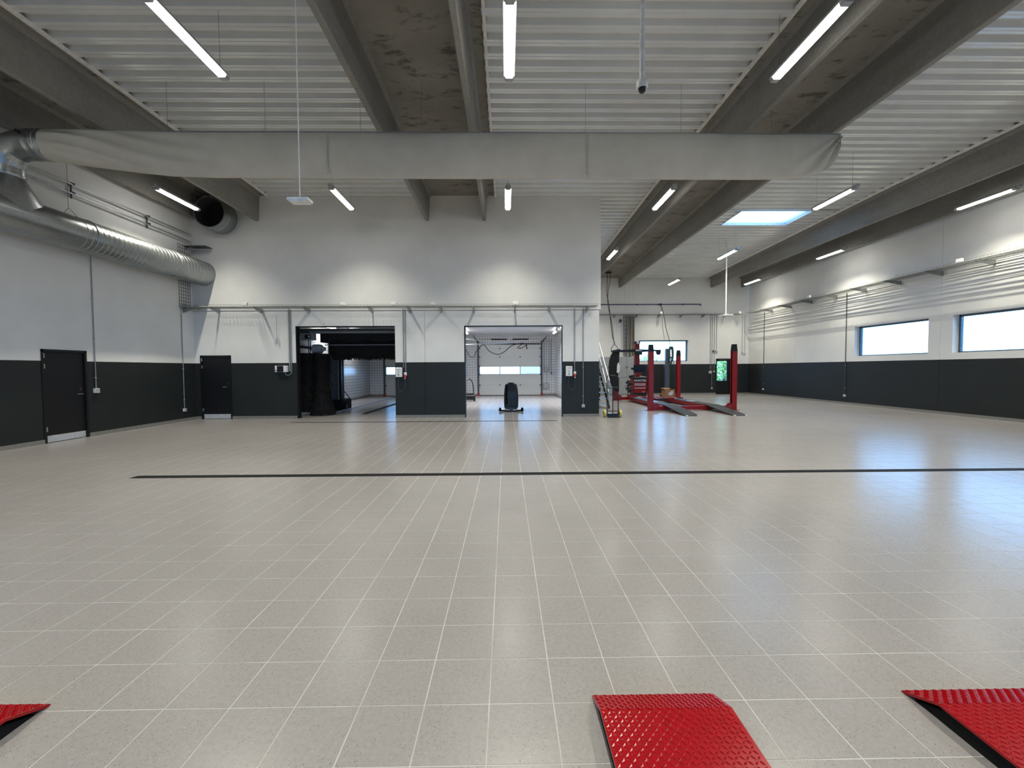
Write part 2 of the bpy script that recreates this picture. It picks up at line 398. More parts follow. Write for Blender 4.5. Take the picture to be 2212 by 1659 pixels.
# unseen rear wall; its glazed gates are added to light the near floor
ADDED_GATES = [(-8.6, -4.8), (-3.0, 0.8), (2.6, 6.4), (8.2, 12.0)]
wn_ = wall_sheet(MB(), XL, XR, -0.1, 7.6, [(a, b, -0.1, 4.0) for a, b in ADDED_GATES], lambda u, t, z: (u, YN-0.3*t, z)).build('wall_rear', 'wall')
tag(wn_, 'white rear wall with four glazed gates opposite the bays', 'wall', kind='structure')
for i, (a, b) in enumerate(ADDED_GATES):
    d = thing('door_%d' % (i+5), ((a+b)/2, YN-0.15, 0), 'glazed sectional gate in the rear wall', 'door', 'rear gates', 'structure')
    fr = MB()
    for k in range(5): x = a+(b-a)*k/4; fr.box(x-0.03, x+0.03, YN-0.18, YN-0.12, 0, 4.0)
    for k in range(7): z = 4.0*k/6; fr.box(a, b, YN-0.181, YN-0.119, z-0.04 if k else 0, z+0.04 if k < 6 else 4.0)
    fr.build('gate_frame', 'lgrey', d)
    MB().box(a, b, YN-0.18, YN-0.12, 0.0, 0.68).build('gate_panel', 'sect', d)
    MB().box(a+0.01, b-0.01, YN-0.155, YN-0.145, 0.68, 3.98).build('pane', 'glass', d)

# bay room
wbl = MB().box(BXL-0.15, BXL, YB+0.2, YF, 0, 3.6).build('wall_bay_left', 'walltile'); tag(wbl, 'white tiled left wall inside the car wash bay', 'wall', kind='structure')
wbr_ = MB().box(BXR, BXR+0.1, YB+0.2, YF, 0, 3.6).build('wall_bay_right', 'walltile'); tag(wbr_, 'white tiled right wall inside the open wash bay', 'wall', kind='structure')
wbm = MB().box(-2.58, -2.44, YB+0.2, YF, 0, 3.6).build('wall_bay_middle', 'walltile'); tag(wbm, 'white tiled partition between the two wash bays', 'wall', kind='structure')
D1 = (-7.05, -3.47, -0.1, 3.0); D2 = (-1.57, 2.0, -0.1, 3.0)
wbb = wall_sheet(MB(), BXL, BXR, -0.1, 3.6, [D1, D2], lambda u, t, z: (u, YF+0.3*t, z)).build('wall_bay_rear', 'walltile')
tag(wbb, 'white tiled end wall of the wash bays around the gates', 'wall', kind='structure')
cb = MB().box(BXL, BXR, YB+0.2, YF, 3.5, 3.6).build('ceiling_bay', 'bayceil'); tag(cb, 'low pale grey ceiling over the wash bays', 'ceiling', kind='structure')
# black steel linings of the two openings
for i, (h, lab) in enumerate(((O1, 'thin dark lining around the car wash opening'), (O2, 'thin dark lining around the open bay with the scrubber'))):
    t = MB().box(h[0], h[0]+0.035, YB-0.004, YB+0.2, 0, h[3]).box(h[1]-0.02, h[1], YB+0.03, YB+0.2, 0, h[3]).box(h[0], h[1], YB-0.004, YB+0.2, h[3]-0.03, h[3]).build('trim_%d' % (i+1), 'black')
    tag(t, lab, 'trim', kind='structure')

# skirting
def skirt(name, label, boxes):
    mb = MB()
    for b in boxes: mb.box(*b)
    tag(mb.build(name, 'skirt'), label, 'baseboard', kind='structure')
hb = 0.088
skirt('baseboard_left', 'tiled skirting along the foot of the left wall', [(XL, XL+0.014, YN, 9.02, 0, hb), (XL, XL+0.014, 9.985, YB, 0, hb)])
skirt('baseboard_back', 'tiled skirting along the foot of the back wall', [(XL, DB[0], YB-0.014, YB, 0, hb), (DB[1], O1[0], YB-0.014, YB, 0, hb), (O1[1], O2[0], YB-0.014, YB, 0, hb), (O2[1], 3.02, YB-0.014, YB, 0, hb), (3.005, 3.02, YB, YF, 0, hb)])
skirt('baseboard_right', 'tiled skirting along the foot of the right wall', [(XR-0.014, XR, YN, YF, 0, hb)])
skirt('baseboard_far', 'tiled skirting along the foot of the end wall', [(3.02, DF[0], YF-0.014, YF, 0, hb), (DF[1], XR, YF-0.014, YF, 0, hb)])
skirt('baseboard_bay', 'dark tiled skirting inside the wash bays', [(BXL, BXL+0.014, YB+0.25, YF, 0, 0.1), (BXR-0.014, BXR, YB+0.25, YF, 0, 0.1), (BXL, D1[0], YF-0.014, YF, 0, 0.1), (D1[1], D2[0], YF-0.014, YF, 0, 0.1), (D2[1], BXR, YF-0.014, YF, 0, 0.1)])

# ------------------------------------------------------------------ ceiling
ceil = thing('ceiling', (0, 0, ZC), 'corrugated deck ceiling between grey concrete double-tee beams', 'ceiling', kind='structure')
TEES = [-8.75, -1.575, 5.74, 12.95]; HW = 1.245; RB = 0.905
YT0, YT1 = YN, YF
SKY = (8.22, 10.70, 14.52, 15.92)
def strip(mb, xs, prof):
    """extrude a y-z profile along x from xs[0] to xs[1]"""
    n = len(prof); v = [(xs[0], y, z) for y, z in prof]+[(xs[1], y, z) for y, z in prof]
    return mb.add(v, [(i, i+1, n+i+1, n+i) for i in range(n-1)])
PER = 0.305
def deck_profile(y0, y1):
    pr = []; k = math.floor((y0-0.085)/PER)
    while True:
        b = 0.085+k*PER+0.05
        for dy, dz in ((0.0, 0), (0.052, 0), (0.058, 0.010), (0.072, 0.010), (0.078, 0), (0.13, 0), (0.16, 0.092), (0.20, 0.092), (0.206, 0.082), (0.226, 0.082), (0.232, 0.092), (0.275, 0.092)):
            y = b+dy
            if y0 <= y <= y1: pr.append((y, zceil(y)-0.015+dz))
        k += 1
        if b > y1: break
    return pr
gaps = [(TEES[i]+HW-0.03, TEES[i+1]-HW+0.03) for i in range(3)]
for gi, (a, b) in enumerate(gaps):
    mb = MB()
    if a < SKY[0] < b:
        strip(mb, (a, b), deck_profile(YT0, SKY[2])); strip(mb, (a, b), deck_profile(SKY[3], YT1))
        strip(mb, (a, SKY[0]), deck_profile(SKY[2]-0.02, SKY[3]+0.02)); strip(mb, (SKY[1], b), deck_profile(SKY[2]-0.02, SKY[3]+0.02))
    else:
        strip(mb, (a, b), deck_profile(YT0, YT1 if b > XC else YB+0.05))
    mb.build('corrugated_deck', 'deck', ceil)
    rf = MB()
    if a < SKY[0] < b:
        for q in ((a, b, YT0, SKY[2]), (a, b, SKY[3], YT1+0.3), (a, SKY[0], SKY[2], SKY[3]), (SKY[1], b, SKY[2], SKY[3])): rf.box(q[0]-0.1, q[1]+0.1 if q[1] == b else q[1], q[2], q[3], 7.28, 7.4)
    else: rf.box(a-0.1, b+0.1, YT0-0.3, YT1+0.3, 7.28, 7.4)
    rf.build('roof_board', 'black', ceil)
for ti, c in enumerate(TEES):
    y1 = YB+0.02 if c < 0 else YT1
    ys = [YT0, 12.6, y1]
    fl_ = MB(); n = len(ys)
    for lo, hi in ((0, 0.05),):
        for i in range(n-1):
            ya, yb = ys[i], ys[i+1]
            v = [(c-HW, ya, zceil(ya)), (c+HW, ya, zceil(ya)), (c+HW, yb, zceil(yb)), (c-HW, yb, zceil(yb)), (c-HW, ya, 7.45), (c+HW, ya, 7.45), (c+HW, yb, 7.45), (c-HW, yb, 7.45)]
            fl_.add(v, [(0, 3, 2, 1), (4, 5, 6, 7), (0, 1, 5, 4), (1, 2, 6, 5), (2, 3, 7, 6), (3, 0, 4, 7)])
    tee = fl_.build('double_tee', 'soffit', ceil)
    for s in (-1, 1):
        x = c+s*RB; rm = MB(); wb2, wt = 0.052, 0.105
        secs = []
        for y in ys:
            zt = zceil(y)+0.02
            secs.append([(x-wb2+0.012, y, 6.268), (x+wb2-0.012, y, 6.268), (x+wb2, y, 6.28), (x+wt-0.02, y, zt-0.09), (x+wt+0.05, y, zt), (x-wt-0.05, y, zt), (x-wt+0.02, y, zt-0.09), (x-wb2, y, 6.28)])
        v = [p for q in secs for p in q]; f = [tuple(range(8)), tuple(range(8*(n-1), 8*n))]
        for i in range(n-1):
            for k in range(8): j = (k+1) % 8; f.append((8*i+k, 8*i+j, 8*i+8+j, 8*i+8+k))
        rm.add(v, f).build('rib', 'concrete', tee)
    for s in (-1, 1):
        if (ti == 0 and s < 0) or (ti == 3 and s > 0): continue
        x = c+s*(HW+0.012); t = MB()
        for i in range(n-1):
            ya, yb = ys[i], ys[i+1]
            t.beam((x, ya, zceil(ya)-0.03), (x, yb, zceil(yb)-0.03), 0.05, 0.06)
        t.build('edge_trim', 'trim', tee)
# skylight
sk = thing('skylight', ((SKY[0]+SKY[1])/2, (SKY[2]+SKY[3])/2, ZC), 'bright rectangular skylight in the corrugated ceiling', 'skylight', kind='structure')
MB().box(SKY[0]-0.02, SKY[0], SKY[2], SKY[3], 6.99, 7.09).box(SKY[1], SKY[1]+0.02, SKY[2], SKY[3], 6.99, 7.09).box(SKY[0], SKY[1], SKY[2]-0.02, SKY[2], 6.99, 7.09).box(SKY[0], SKY[1], SKY[3], SKY[3]+0.02, 6.99, 7.09).build('skylight_frame', 'white', sk)
MB().add([(SKY[0], SKY[2], 7.085), (SKY[1], SKY[2], 7.085), (SKY[1], SKY[3], 7.085), (SKY[0], SKY[3], 7.085)], [(0, 1, 2, 3)]).build('pane', 'opal', sk)

# ------------------------------------------------------------------ windows and doors of the setting
def window(n, label, P, u0, u1, z0, z1):
    """P(u,t,z): t metres outward"""
    def bx(mb, a, b, t0, t1, c, d):
        q = [P(a, t0, c), P(b, t1, d)]
        mb.box(min(q[0][0], q[1][0]), max(q[0][0], q[1][0]), min(q[0][1], q[1][1]), max(q[0][1], q[1][1]), c, d)
    o = thing('window_%d' % n, P((u0+u1)/2, 0.2, z0), label, 'window', kind='structure')
    f = MB(); w = 0.06
    for q in ((u0, u0+w, z0, z1), (u1-w, u1, z0, z1), (u0, u1, z0, z0+w), (u0, u1, z1-w, z1)): bx(f, q[0], q[1], 0.2, 0.28, q[2], q[3])
    f.build('window_frame', 'alu', o)
    g = MB(); bx(g, u0+w, u1-w, 0.235, 0.245, z0+w, z1-w); g.build('pane', 'glass', o)
    s = MB(); bx(s, u0, u1, 0.0, 0.2, z0, z0+0.02); s.build('window_sill', 'white', o)
    return o
PR_ = lambda u, t, z: (XR+t, u, z)
window(1, 'wide window in right wall, farther of the two in view', PR_, *WR[0])
window(2, 'wide window in right wall, cut by the picture edge', PR_, *WR[1])
window(3, 'wide high window in right wall beside the viewpoint', PR_, *WR[2])
window(4, 'wide high window in right wall behind the viewpoint', PR_, *WR[3])
window(5, 'wide window in the end wall behind the red lift', lambda u, t, z: (u, YF+t, z), *WF)

# black doors
def black_door(n, label, P, u0, u1, z1, flip):
    def bx(mb, a, b, t0, t1, c, d):
        q = [P(a, t0, c), P(b, t1, d)]; mb.box(q[0][0], q[1][0], q[0][1], q[1][1], c, d); return mb
    o = thing('door_%d' % n, P((u0+u1)/2, 0, 0), label, 'door', kind='structure')
    fr = MB()
    for q in ((u0, u0+0.05, 0, z1), (u1-0.05, u1, 0, z1), (u0, u1, z1-0.05, z1)): bx(fr, q[0], q[1], -0.012, 0.16, q[2], q[3])
    fr.build('door_frame', 'door', o)
    lf = bx(MB(), u0+0.05, u1-0.05, 0.03, 0.09, 0.01, z1-0.05).build('door_leaf', 'door', o)
    bx(MB(), u0, u1, 0.09, 0.16, -0.05, z1-0.02).build('door_core', 'door', o)  # added slab behind the leaf, stops light leaking under the door
    bx(MB(), u0+0.06, u1-0.06, 0.022, 0.032, 0.012, 0.155).build('kick_plate', 'kick', lf)
    ha = u0+0.14 if flip else u1-0.14; s = 1 if flip else -1
    h = MB(); h.tube([P(ha, 0.03, 1.03), P(ha, -0.03, 1.03), P(ha+s*0.13, -0.03, 1.03)], 0.011, 8); h.build('handle', 'chrome', lf, 40)
    bx(MB(), ha-0.02, ha+0.02, 0.02, 0.032, 1.13, 1.17).build('lock', 'dgrey', lf)
    hx = u1-0.05 if flip else u0+0.05
    for z in (0.25, 1.62, 1.85): bx(MB(), hx-0.012, hx+0.012, -0.016, 0.02, z, z+0.1).build('hinge', 'steel', o)
    return o
black_door(1, 'black steel door in left wall with steel kick plate', lambda u, t, z: (XL-t, u, z), 9.02, 9.985, 2.04, False)
black_door(2, 'black steel door in back wall near the left corner', lambda u, t, z: (u, YB+t, z), DB[0], DB[1], 2.04, False)
o = thing('door_3', (12.8, YF, 0), 'black end wall door with a tall glass pane', 'door', kind='structure')
MB().box(DF[0], DF[0]+0.05, YF-0.01, YF+0.16, 0, 2.1).box(DF[1]-0.05, DF[1], YF-0.01, YF+0.16, 0, 2.1).box(DF[0], DF[1], YF-0.01, YF+0.16, 2.05, 2.1).build('door_frame', 'door', o)
lf = MB().box(12.42, 12.44, YF+0.03, YF+0.09, 0, 2.05).box(13.04, 13.19, YF+0.03, YF+0.09, 0, 2.05).box(12.44, 13.04, YF+0.03, YF+0.09, 0, 0.8).box(12.44, 13.04, YF+0.03, YF+0.09, 1.95, 2.05).build('door_leaf', 'door', o)
MB().box(12.44, 13.04, YF+0.055, YF+0.065, 0.8, 1.95).build('pane', 'glass', lf)
MB().box(12.55, 12.95, YF-0.03, YF+0.03, 1.98, 2.04).build('door_closer', 'dgrey', lf)

# sectional gates at the ends of the bays
def bay_gate(n, label, a, b):
    o = thing('door_%d' % n, ((a+b)/2, YF-0.02, 0), label, 'door', kind='structure')
    zs = [0.0, 0.62, 1.24, 1.72, 2.26, 2.76, 3.05]
    for i in range(6):
        z0, z1 = zs[i]+0.003, zs[i+1]-0.003
        if i != 2:
            MB().box(a, b, YF+0.0, YF+0.045, z0, z1).build('door_panel', 'sect', o)
        else:
            p = MB()
            for k in range(4): x = a+(b-a)*k/3; p.box(x-0.03 if k else a, x+0.03 if k < 3 else b, YF, YF+0.045, z0, z1)
            p.box(a, b, YF, YF+0.044, z0, z0+0.03).box(a, b, YF, YF+0.044, z1-0.03, z1)
            p = p.build('window_panel', 'sect', o)
            for k in range(3): x0 = a+(b-a)*k/3+0.03; MB().box(x0, x0+(b-a)/3-0.06, YF+0.018, YF+0.026, z0+0.03, z1-0.03).build('pane', 'glass', p)
    MB().box(a, b, YF+0.045, YF+0.055, 0.0, zs[2]+0.01).box(a, b, YF+0.045, YF+0.055, zs[3]-0.01, 3.05).build('outer_skin', 'sect', o)  # added sheet behind the panels, blocks sky light through the seams
    for i in (1, 4, 5):
        for k in (1, 2): x = a+(b-a)*k/3; MB().box(x-0.035, x+0.035, YF-0.012, YF, zs[i]-0.035, zs[i]+0.035).build('hinge', 'dgrey', o)
    for x, s in ((a-0.07, -1), (b+0.07, 1)):
        MB().box(x-0.04, x+0.04, YF-0.09, YF-0.01, 0.12, 3.2).build('side_track', 'dgrey', o)
        MB().box(x-0.07, x+0.07, YF-0.1, YF-0.0, 0, 0.12).build('track_foot', 'redp', o)
        xi = x-s*0.06
        for z in (0.62, 1.24, 1.72, 2.26, 2.76): MB().tube([(x, YF-0.05, z), (x-s*0.12, YF-0.03, z)], 0.03, 8).build('roller', 'dgrey', o)
        MB().beam((x, YF-0.06, 3.1), (x, YF-3.4, 3.22), 0.06, 0.07).build('ceiling_track', 'dgrey', o)
    MB().tube([(a-0.15, YF-0.12, 3.28), (b+0.15, YF-0.12, 3.28)], 0.015, 8).build('spring_shaft', 'steel', o, 40)
    for x0, x1 in ((a+0.7, a+1.62), (b-1.62, b-0.7)): MB().tube([(x0, YF-0.12, 3.28), (x1, YF-0.12, 3.28)], 0.04, 10).build('spring', 'black', o, 40)
    MB().box(a, b, YF-0.04, YF+0.03, 2.985, 3.05).build('top_seal', 'black', o)
    MB().box(a, b, YF-0.01, YF+0.04, 0.0, 0.03).build('bottom_seal', 'rubber', o)
    return o
bay_gate(4, 'white sectional gate with a window band behind the scrubber', D2[0], D2[1])
bay_gate(9, 'white sectional gate at the end of the car wash bay', D1[0], D1[1])

# ------------------------------------------------------------------ hanging tube lights
LZ = 6.10
def make_light(loc, label):
    x, y, z = loc
    r = thing('tube_light', loc, label, 'light', 'suspended tube lights in rows under the ceiling')
    hs = MB().prism([(x-0.085, z+0.035), (x+0.085, z+0.035), (x+0.06, z+0.095), (x-0.06, z+0.095)], y-0.72, y+0.72, 'y').build('housing', 'lgrey', r)
    MB().prism([(x-0.068, z+0.036), (x-0.05, z), (x+0.05, z), (x+0.068, z+0.036)], y-0.655, y+0.655, 'y').build('diffuser', 'lamp', r)
    for s in (-1, 1):
        ya, yb = y+s*0.655, y+s*0.735
        MB().prism([(x-0.07, z+0.04), (x-0.052, z-0.003), (x+0.052, z-0.003), (x+0.07, z+0.04)], ya, yb, 'y').build('end_cap', 'lgrey', r)
        zc = zceil(y+s*0.62)-(0.0005 if any(abs(x-t) < 1.24 for t in TEES) else (-0.05 if 14 < y < 20 else 0.0155))
        MB().tube([(x, y+s*0.62, z+0.09), (x, y+s*0.62, zc)], 0.0035, 4).build('suspension_wire', 'wire', r)
    MB().box(x-0.045, x+0.045, y-0.80, y-0.70, z+0.04, z+0.11).build('connector', 'lgrey', r)
    ld = bpy.data.lights.new('tube_light_beam', 'AREA'); ld.shape = 'RECTANGLE'; ld.size = 0.035; ld.size_y = 1.30
    ld.energy = LAMP_W; ld.color = LAMP_COL; ld.spread = LAMP_SPREAD
    lo = bpy.data.objects.new('beam', ld); COL.objects.link(lo); lo.parent = r; lo.location = (0, 0, -0.006)
    return r
LX = [-8.75, -4.38, 0.07, 4.29, 8.95, 13.15]; LY = [0.6, 6.0, 11.38, 16.83, 22.13]
lab = {(1, 1): 'long bright tube light at upper left in front of the fabric duct', (2, 1): 'bright tube light seen end-on at top centre before the fabric duct',
       (3, 1): 'long bright tube light at upper right under a concrete rib', (0, 2): 'tube light beside the black duct stub at upper left',
       (1, 2): 'small tube light left of centre just below the fabric duct', (2, 2): 'end-on tube light at centre just below the fabric duct',
       (3, 2): 'tube light right of centre just below the fabric duct', (4, 2): 'tube light beside the skylight above the workshop wing',
       (5, 2): 'tube light nearest the right wall, closest to the picture edge', (3, 3): 'small tube light beside the upper right corner of the back wall',
       (4, 3): 'small tube light above the white hanging pole near the far beam', (5, 3): 'middle tube light of the row along the right wall',
       (4, 4): 'tiny tube light against the end wall above the lift', (5, 4): 'farthest tube light of the row along the right wall'}
ORD = ['first', 'second', 'third', 'fourth', 'fifth', 'sixth']
HID = ['tube light overhead behind the viewpoint, {} from the left wall', 'tube light beyond the picture edge, {} from the left wall', '', '', 'tube light hidden behind the back wall corner, {} from left']  # the row behind the viewpoint is added to light the near floor
for j, y in enumerate(LY):
    for i, x in enumerate(LX):
        if (y > YB and i < 3) or (j == 0 and i == 0): continue
        make_light((x, y, LZ), lab.get((i, j), HID[j].format(ORD[i])))

# ------------------------------------------------------------------ spiral duct along the left wall
AX, AZ, AR = -9.565, 4.61, 0.368
BY = 8.2
du = thing('spiral_duct', (AX, 10.0, AZ), 'large galvanised spiral duct running along the left wall', 'duct')
prof = [(AR, 7.55), (AR, 9.25)]; y = 9.3
while y < 13.40:
    for dy, dr in ((0, 0), (0.085, 0), (0.095, 0.007), (0.115, 0.007)): prof.append((AR+dr, y+dy))
    y += 0.125
MB().lathe([(r, min(a, YB-0.001)) for r, a in prof], (AX, 0, AZ), 'y', 56).build('duct_body', 'galv', du, 25)
MB().lathe([(0.45, -2.0), (0.45, 7.44), (0.44, 7.5), (AR+0.01, 7.56)], (AX-0.01, 0, AZ), 'y', 56).build('wide_section', 'galv', du, 30)
for y in (9.62, 12.05): MB().lathe([(AR+0.004, y), (AR+0.016, y+0.01), (AR+0.016, y+0.06), (AR+0.004, y+0.07)], (AX, 0, AZ), 'y', 56).build('collar', 'galv', du, 30)
# saddle + riser + elbow + spigot
sd = MB(); N = 40; secs = []
RR = 0.272
for t, z in ((0, AZ+0.02), (0.33, AZ+0.233), (0.67, AZ+0.449), (1.0, AZ+0.66)):
    ring = []
    for k in range(N):
        a = 2*PI*k/N; hx = (AR+0.004)*(1-t)+RR*t; hy = 0.86*(1-t)+RR*t
        ring.append((AX+hx*math.cos(a), BY+hy*math.sin(a), z))
    secs.append(ring)
sd.add([p for q in secs for p in q], [(i*N+k, i*N+(k+1) % N, (i+1)*N+(k+1) % N, (i+1)*N+k) for i in range(3) for k in range(N)])
sd.build('saddle_branch', 'galv', du, 35)
zr0 = AZ+0.66; zr1 = 5.44; ex = 0.43
MB().lathe([(RR, zr0), (RR+0.008, zr0+0.02), (RR+0.008, zr0+0.05), (RR, zr0+0.06), (RR, zr1)], (AX, BY, 0), 'z', 40).build('riser', 'galv', du, 30)
eb = MB(); rings = []
for s in range(4):
    a = PI/2*s/3 if s else 0
    cx = AX+ex-ex*math.cos(a); cz = zr1+ex*math.sin(a); d = Vector((math.sin(a), 0, math.cos(a))); n1 = Vector((math.cos(a), 0, -math.sin(a)))
    rings.append([(Vector((cx, BY, cz))+n1*RR*math.cos(2*PI*k/40)+Vector((0, 1, 0))*RR*math.sin(2*PI*k/40)) for k in range(40)])
eb.add([tuple(p) for q in rings for p in q], [(i*40+k, i*40+(k+1) % 40, (i+1)*40+(k+1) % 40, (i+1)*40+k) for i in range(3) for k in range(40)])
eb.build('elbow', 'galv', du, 20)
SZ = zr1+ex
MB().lathe([(RR, AX+ex), (RR, -8.98), (RR+0.008, -8.96), (RR+0.008, -8.93), (RR, -8.91), (RR, -8.84), (RR+0.008, -8.82), (RR+0.008, -8.79), (RR, -8.77), (RR, -8.66)], (0, BY, SZ), 'x', 40).build('spigot', 'galv', du, 30)
MB().lathe([(RR+0.012, -8.755), (RR+0.014, -8.75), (RR+0.014, -8.73), (RR+0.012, -8.725)], (0, BY, SZ), 'x', 40).build('clamp_band', 'steel', du, 30)
MB().tube([(-8.95, BY-0.26, SZ+0.09), (-8.95, BY-0.33, SZ+0.10)], 0.03, 12).build('damper_knob', 'black', du, 40)
for y in (9.35,):
    MB().tube([(AX, y, AZ+AR+0.16), (AX, y, 7.05)], 0.005, 5).tube([(AX-0.2, y, AZ+AR-0.06), (AX, y, AZ+AR+0.16), (AX+0.2, y, AZ+AR-0.06)], 0.006, 5).build('hanger', 'wire', du)
pl = MB().box(XL+0.001, -9.09, YB-0.024, YB-0.02, 4.16, 5.16).build('wall_sleeve_plate', 'wall'); tag(pl, 'flush square plate in the back wall around the spiral duct end', 'plate')

# ------------------------------------------------------------------ limp fabric duct
fd = thing('fabric_duct', (-1.0, BY, 5.25), 'long limp off-white fabric air duct spanning the hall', 'duct')
def interp(tab, x):
    if x <= tab[0][0]: return tab[0][1]
    for (a, b), (c, d) in zip(tab, tab[1:]):
        if x <= c: return b+(d-b)*(x-a)/(c-a)
    return tab[-1][1]
BOT = [(-8.73, 5.60), (-8.4, 5.545), (-7.9, 5.475), (-7.03, 5.36), (-6.4, 5.295), (-5.6, 5.265), (-3.4, 5.255), (4.8, 5.235), (5.24, 5.24), (5.6, 5.262), (5.97, 5.325), (6.2, 5.39), (6.36, 5.46), (6.46, 5.57), (6.51, 5.70), (6.545, 5.88), (6.565, 6.03)]
xs = []; x = -8.73
while x < 6.56:
    xs.append(x); x += 0.05 if (x < -5.5 or x > 4.8) else 0.1
    if any(abs(x-s) < 0.3 for s in (-3.38, 1.565)): x -= 0.07 if x > -5.5 and x < 4.8 else 0
xs += [6.53, 6.55, 6.562]; xs = sorted(set(round(v, 4) for v in xs if v < 6.563)); K = 26
fm = MB(); rows = []
def sm(a, b, x): t = max(0, min(1, (x-a)/(b-a))); return t*t*(3-2*t)
for x in xs:
    top = 6.14-0.022*sm(-8.7, -6, x)-0.012*sm(0, 6.5, x); bot = interp(BOT, x); h = (top-bot)/2; zc = (top+bot)/2
    rnd = 1-sm(-8.6, -5.6, x)            # 1 at the metal spigot, 0 where limp
    th = 0.27*rnd+0.10*(1-rnd)
    if x > 5.6: th = 0.10*(1-sm(5.6, 6.56, x))+0.03
    ring = []
    for k in range(K*2):
        a = PI*k/K; ca, sa = math.cos(a), math.sin(a)
        z = zc+h*ca; yy = th*math.copysign(abs(sa)**(1.0 if rnd > 0.5 else 0.85), sa)
        lo = sm(6.05, 5.3, z)
        w = 0.0
        v = (top-z)/(top-bot)
        if x < -4.8:
            w += 0.045*sm(-8.73, -8.25, x)*(1-sm(-7.0, -5.0, x))*math.sin(2*PI*(3.0*v-0.62*(x+8.7)+0.12*math.sin(3*x)))*sm(0.0, 0.15, v)*sm(1.0, 0.8, v)
        if x > 4.4:
            ang = math.atan2(6.14-z, 6.64-x); w += 0.042*sm(4.9, 6.1, x)*math.sin(19*ang+0.6*math.sin(3*x))*sm(0.35, 0.75, ang)
        for s in (-3.38, 1.565):
            dx = x-s
            if abs(dx) < 0.5:
                w += 0.012*math.exp(-abs(dx)/0.13)*math.sin(46*z+9*abs(dx))*(0.35+lo); 
                if abs(dx) < 0.03: w += 0.014
        w += 0.006*math.sin(1.7*x+3*z)
        e = abs(sa)**0.5
        ring.append((x, BY+yy+w*e, z))
    rows.append(ring)
n2 = K*2
fm.add([p for q in rows for p in q], [(i*n2+k, i*n2+(k+1) % n2, (i+1)*n2+(k+1) % n2, (i+1)*n2+k) for i in range(len(rows)-1) for k in range(n2)]+[tuple((len(rows)-1)*n2+k for k in range(n2))])
fm.build('fabric_sleeve', 'fabric', fd, 60)
MB().beam((-8.4, BY, 6.135), (6.55, BY, 6.112), 0.03, 0.022).build('hanging_rail', 'grey', fd)
for s in (-3.38, 1.565): MB().beam((s, BY-0.108, 5.28), (s, BY-0.104, 6.08), 0.012, 0.006, (0, 1, 0)).build('zip_seam', 'lgrey', fd)
for x in (-6.45, -4.6, -2.78, -1.6, 1.56, 3.42, 5.2): MB().tube([(x, BY, 6.13), (x, BY, 7.15 if not any(abs(x-t) < 1.2 for t in TEES) else 7.08)], 0.004, 4).build('suspension_wire', 'wire', fd)

# ------------------------------------------------------------------ duct stub on the back wall
ds = thing('duct_stub', (-8.94, 12.85, 6.34), 'short round duct stub with black open end high on the back wall', 'duct')
MB().lathe([(0.44, 12.82), (0.485, 12.82), (0.49, 12.84), (0.49, 13.0), (0.50, 13.01), (0.50, 13.05), (0.49, 13.06), (0.49, YB-0.0215)], (-8.94, 0, 6.34), 'y', 48, False).build('outer_shell', 'galv', ds, 35)
MB().lathe([(0.475, 12.825), (0.47, 12.83), (0.47, 13.25)], (-8.94, 0, 6.34), 'y', 48, False).build('lining', 'dgrey', ds, 35)
MB().lathe([(0.47, 13.25), (0.36, 13.25), (0.36, 13.3), (0.0, 13.3)], (-8.94, 0, 6.34), 'y', 48, False).build('damper_disc', 'blackm', ds, 35)  # flat black disc closing the inner end of the stub

# ------------------------------------------------------------------ pipes on the left wall
pp = thing('heating_pipes', (-9.82, 11.2, 5.6), 'pair of thin steel pipes running high along the left wall', 'pipe')
MB().tube([(-9.85, 2.0, 5.82), (-9.85, 13.30, 5.80)], 0.02, 10).build('upper_pipe', 'steel', pp, 40)
MB().tube([(-9.85, 2.0, 5.62), (-9.85, 13.28, 5.585)], 0.02, 10).build('lower_pipe', 'steel', pp, 40)
for y in (6.0, 9.75, 11.75): MB().beam((-9.9, y, 5.5), (-9.9, y, 5.86), 0.03, 0.02, (0, 1, 0)).tube([(-9.94, y, 5.82), (-9.82, y, 5.82)], 0.026, 8).tube([(-9.94, y, 5.62), (-9.82, y, 5.62)], 0.026, 8).build('pipe_clip', 'dgrey', pp)

